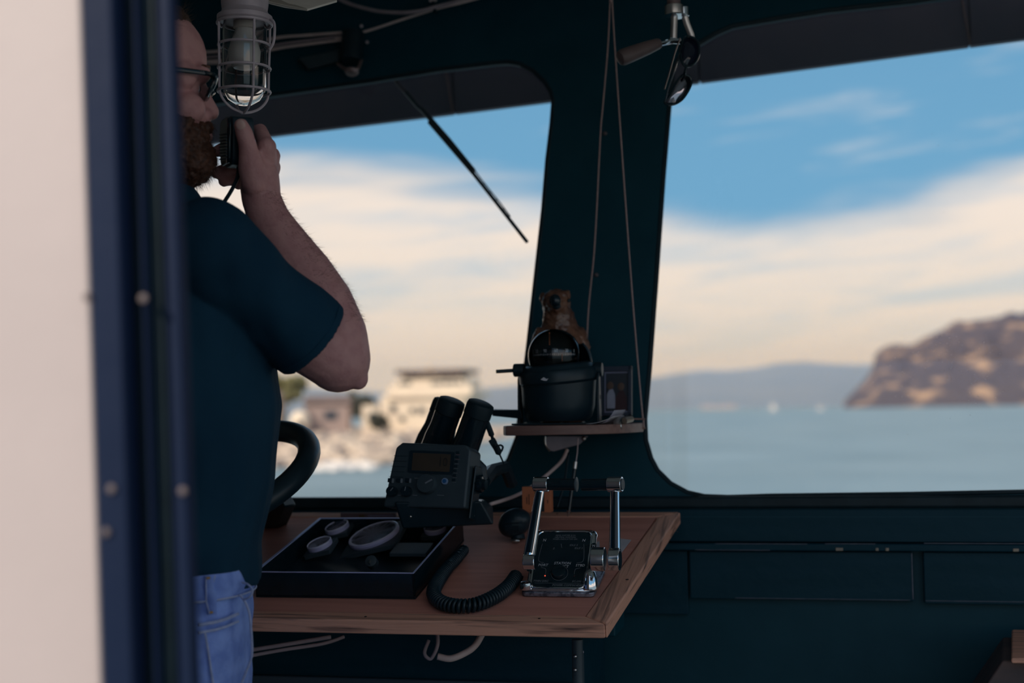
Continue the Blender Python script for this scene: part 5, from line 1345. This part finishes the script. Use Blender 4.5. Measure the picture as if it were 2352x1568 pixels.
# forearm hairs
fl = [ELp, P(770, 770, 1.89), P(738, 700, 1.90), P(696, 632, 1.915), P(650, 560, 1.925), P(618, 505, 1.935), P(601, 458, 1.945)]
rg = random.Random(8); pick = []
bb2 = body_me
import array
nv = len(bb2.vertices); co_ = array.array('f', [0]) * (nv * 3); no_ = array.array('f', [0]) * (nv * 3)
bb2.vertices.foreach_get('co', co_); bb2.vertices.foreach_get('normal', no_)
for ix in rg.sample(range(nv), min(nv, 60000)):
    vco = V(co_[ix * 3:ix * 3 + 3]); vno = V(no_[ix * 3:ix * 3 + 3])
    if vco.z < .9: continue
    w = vco + MAN
    for a, b in zip(fl[1:], fl[2:]):
        t_2 = (w - a).dot(b - a) / (b - a).length_squared
        if 0 <= t_2 <= 1 and (w - a.lerp(b, t_2)).length < .052 and vno.dot(rt) > .15:
            pick.append((vco, (vno + (a - b).normalized() * .8).normalized())); break
m2 = MB(); strands(m2, pick[:1800], .0085, .00016, 0, lambda: rg.uniform(-1, 1))
me2 = bpy.data.meshes.new('arm_hair'); me2.from_pydata([tuple(p) for p in m2.v], [], m2.f); stuff(link(me2, 'arm_hair', M_beard, man, ang=180))
# T-shirt
shm = MB()
tors = [(1.012, .006, .126, .168), (1.035, .004, .130, .172), (1.065, .0, .133, .184), (1.15, .012, .141, .190), (1.25, .015, .147, .195), (1.35, .005, .140, .198), (1.43, -.004, .118, .200), (1.485, -.010, .094, .165), (1.520, -.016, .078, .105), (1.543, -.020, .070, .080)]
shm.loft([ering(z, f, a, b, 48) for z, f, a, b in tors])
CUF = P(718, 781, 1.862)
def sleeve(p0, p1, p2, r0, r1, r2):
    shm.sph(p0, r0, n=24, k=14); shm.cyl(p0, p1, r0, r1, 28); shm.sph(p1, r1, n=24, k=14); shm.cyl(p1, p2, r1, r2, 28)
sleeve(P(478, 572, 1.775), P(598, 676, 1.82), CUF, .0625, .0565, .0590)
sleeve(Q(.02, .185, 1.42), Q(.06, .24, 1.31), Q(.085, .262, 1.25), .066, .062, .062)
sme = remesh(shm, 'shirt', .004, 8)
ns_ = [v.normal.copy() for v in sme.vertices]
for v, nn_ in zip(sme.vertices, ns_):
    w = v.co.copy(); k = noise.fractal(V((w.x * 9, w.y * 9, w.z * 3.2)), .7, 2, 3) * .007 + noise.noise(V((w.x * 22, w.y * 22, w.z * 9 + w.x * 12))) * .0035
    v.co = w + nn_ * k
link(toman(sme), 'shirt', M_shirt, man, ang=180)
hm_ = MB(); dd_ = (CUF - P(598, 676, 1.82)).normalized(); u_ = dd_.orthogonal().normalized(); w_ = dd_.cross(u_)
hm_.tube([mi @ (CUF - dd_ * .012 + (u_ * math.cos(2 * pi * i / 40) + w_ * math.sin(2 * pi * i / 40)) * .0583) for i in range(40)], .0016, 6, closed=True)
hm_.build('sleeve_hem', M_shirt, man)
# jeans
jn = MB()
jn.loft([ering(z, f, a, b, 44) for z, f, a, b in ((1.032, 0, .117, .176), (1.0, 0, .119, .178), (.95, 0, .118, .182), (.88, 0, .114, .184), (.80, 0, .10, .176))])
for s in (-1, 1): jn.caps([Q(0, s * .092, .84), Q(.012, s * .105, .50), Q(-.008, s * .108, .11)], [.094, .075, .062])
jme = remesh(jn, 'jeans', .0045, 6)
ns_ = [v.normal.copy() for v in jme.vertices]
for v, nn_ in zip(jme.vertices, ns_):
    w = v.co.copy(); v.co = w + nn_ * (noise.noise(V((w.x * 14, w.y * 14, w.z * 26))) * .004 + noise.noise(V((w.x * 40, w.y * 40, w.z * 30))) * .0015)
link(toman(jme), 'jeans', M_denim, man, ang=180)
def jring(z0, z1, a, b, nm, mat, th_=.004, n=60, wob=0.0):
    rows = []
    for i in range(n + 1):
        t = 2 * pi * i / n
        wv = 1 + wob * math.sin(t * 11)
        rows.append([mi @ Q(a * wv * math.cos(t), b * wv * math.sin(t), z0), mi @ Q((a + th_) * wv * math.cos(t), (b + th_) * wv * math.sin(t), (z0 * .6 + z1 * .4)), mi @ Q((a + th_ * .5) * wv * math.cos(t), (b + th_ * .5) * wv * math.sin(t), z1)])
    return MB().grid(rows).build(nm, mat, man, ang=180)
zj = lambda y: 1.235 + (951 - y) / FP * 1.80
jring(zj(1366), zj(1306), .119, .181, 'waistband', M_denim, .005, wob=.012)
jring(zj(1366), zj(1361), .1215, .1835, 'waist_stitching', M_denimlt, .003)
def sidept(y, s, o=.004):
    """point on the near hip: s runs from the back (0) to the front (1)"""
    t = math.radians(-125 + 110 * s); return mi @ Q((.121 + o) * math.cos(t), (.184 + o) * math.sin(t), zj(y))
def at_x(y, x, o=.004):
    best = min(((abs(px_of(MAN + sidept(y, s / 60, o)) - x), s / 60) for s in range(61)))
    return sidept(y, best[1], o)
def px_of(w):
    v = w - CAM; return 1176 + FP * v.dot(rt) / v.dot(fw)
MB().tube([at_x(y, x, .007) for x, y in ((482, 1306), (482, 1330), (484, 1360), (487, 1392))], .0062, 8, flat=(1, .35, tuple(rt))).build('belt_loop', M_denim, man)
for dx in (-9, 9):
    MB().tube([at_x(y, x + dx, .0085) for x, y in ((482, 1306), (482, 1330), (484, 1360), (487, 1390))], .0009, 6).build('loop_stitching', M_denimlt, man)
MB().tube([at_x(1310, 474, .010), at_x(1310, 484, .010)], .0015, 6).build('bar_tack', M_tan, man)
MB().tube([at_x(1387, 478, .009), at_x(1387, 488, .009)], .0015, 6).build('bar_tack', M_tan, man)
for y, r_ in ((1411, .0022), (1428, .0018)):
    MB().tube([at_x(y + d_, x, .004) for x, d_ in ((455, 2), (472, 1), (495, 0), (520, -3), (545, -8))], r_, 6).build('pocket_seam', M_denimlt, man)
MB().tube([at_x(y, x, .004) for x, y in ((474, 1430), (480, 1470), (488, 1520), (500, 1600))], .0016, 6).build('side_seam', M_denimlt, man)
cordp = [P(556, 1337, 1.80), P(570, 1342, 1.795), P(580, 1356, 1.79), P(574, 1370, 1.79), P(560, 1376, 1.795)]
MB().tube(spline([mi @ p for p in cordp], 6), .0014, 7).build('waist_cord', M_denimlt, man)
cordp = [P(551, 1366, 1.80), P(563, 1382, 1.795), P(573, 1410, 1.79), P(577, 1450, 1.79), P(579, 1490, 1.79), P(576, 1515, 1.79), P(562, 1550, 1.79), P(552, 1575, 1.79)]
MB().tube(spline([mi @ p for p in cordp], 6), .0016, 7).build('waist_cord', M_denimlt, man)
for s in (-1, 1):
    m1 = MB(); m1.caps([Q(-.035, s * .108, .05), Q(.07, s * .115, .045), Q(.15, s * .12, .036)], [.046, .042, .034]); me = remesh(m1, 'shoe', .005, 4)
    for v in me.vertices: v.co.z = max(v.co.z, .001)
    link(toman(me), 'shoe', M_black, man, ang=180)

# spectacles on his nose
gs = thing('spectacles', 'black-framed spectacles worn on the face beside the lamp', 'glasses', Matrix.Translation(HQ(.1, 0, 0)))
gsi = gs.matrix_world.inverted()
def rim(s):
    pts = []
    for i in range(36):
        t = 2 * pi * i / 36; cx, sy = math.cos(t), math.sin(t)
        y = .0255 * math.copysign(abs(cx) ** .7, cx); z = .0135 * math.copysign(abs(sy) ** .7, sy)
        pts.append(gsi @ HQ(.1015 + .50 * z - .12 * s * y, s * .034 + y, .001 + z))
    o = MB().tube(pts, .0024, 8, closed=True, flat=(1.0, 1.25, tuple(Hd))).build('lens_rim', M_blackg, gs)
    c = sum(pts, V()) / len(pts)
    MB().add([c] + pts, [(0, 1 + i, 1 + (i + 1) % 36) for i in range(36)]).build('lens', glassmat('spectacle_lens', (.55, .56, .62), ior=1.9), o, ang=180)
    return o
for s in (-1, 1):
    o = rim(s)
    MB().tube([gsi @ HQ(.101, s * .058, .010), gsi @ HQ(.096, s * .067, .012), gsi @ HQ(.086, s * .0705, .012)], .0042, 8, flat=(.7, 1.2, (0, 0, 1))).build('hinge', M_blackg, gs)
    MB().tube(spline([gsi @ HQ(.090, s * .0705, .012), gsi @ HQ(.05, s * .076, .013), gsi @ HQ(.0, s * .083, .012), gsi @ HQ(-.03, s * .083, -.008)], 5), .0034, 8, flat=(1, .5, (0, 0, 1))).build('temple', M_blackg, gs)
    for k in range(2): MB().box((0, 0, 0), (.0016, .001, .0016), Matrix.Translation(gsi @ HQ(.084 - k * .003, s * .0735, .013))).build('rivet', M_steel, gs)
MB().tube(spline([gsi @ HQ(.106, -.009, .0), gsi @ HQ(.111, 0, .003), gsi @ HQ(.106, .009, .0)], 5), .0022, 8).build('bridge', M_blackg, gs)

# hand microphone
mn = (-rt * .91 - fw * .42).normalized(); mu = (up * .985 - rt * .04 - mn * ((up * .985 - rt * .04).dot(mn))).normalized()
MMx = frame(P(541, 327, 1.945), mu.cross(mn), mu)          # x across the face, y up, z = out of the grille
mc = thing('hand_microphone', 'black handheld radio microphone held up to the mouth', 'microphone', MMx)
ow = [(-.024, -.026), (-.019, -.0335), (.019, -.0335), (.024, -.026), (.0265, .02), (.023, .0315), (.012, .0345), (-.012, .0345), (-.023, .0315), (-.0265, .02)]
MB().ext(ow, -.020, .011).build('shell', M_black, mc, bevel=.004, seg=3)
MB().ext([(x * .93, y * .94) for x, y in ow], .0105, .0165).build('front_cover', M_blackg, mc, bevel=.003)
for k in range(9):
    MB().box((0, 0, .0172), (.040, .0016, .0022), T(0, .010 - k * .0042, 0) @ RZ(-6)).build('grille_slat', M_grey, mc, bevel=.0004)
MB().box((.004, -.0290, .0168), (.026, .005, .001)).build('name_plate', pm('tan_plate', (.24, .17, .13), .5), mc)
MB().ext(rrect(.020, .040, .004), 0, .004, frame(V((-.0265, .002, -.004)), (0, 0, 1), (0, 1, 0)) ).build('talk_button', M_rubber, mc, bevel=.001)
ci_ = MMx.inverted()
MB().tube(spline([ci_ @ P(*q) for q in ((548, 383, 1.945), (546, 405, 1.94), (538, 425, 1.935), (527, 445, 1.935), (512, 470, 1.94), (490, 520, 1.96))], 6), .0027, 8).build('cord', M_black, mc)
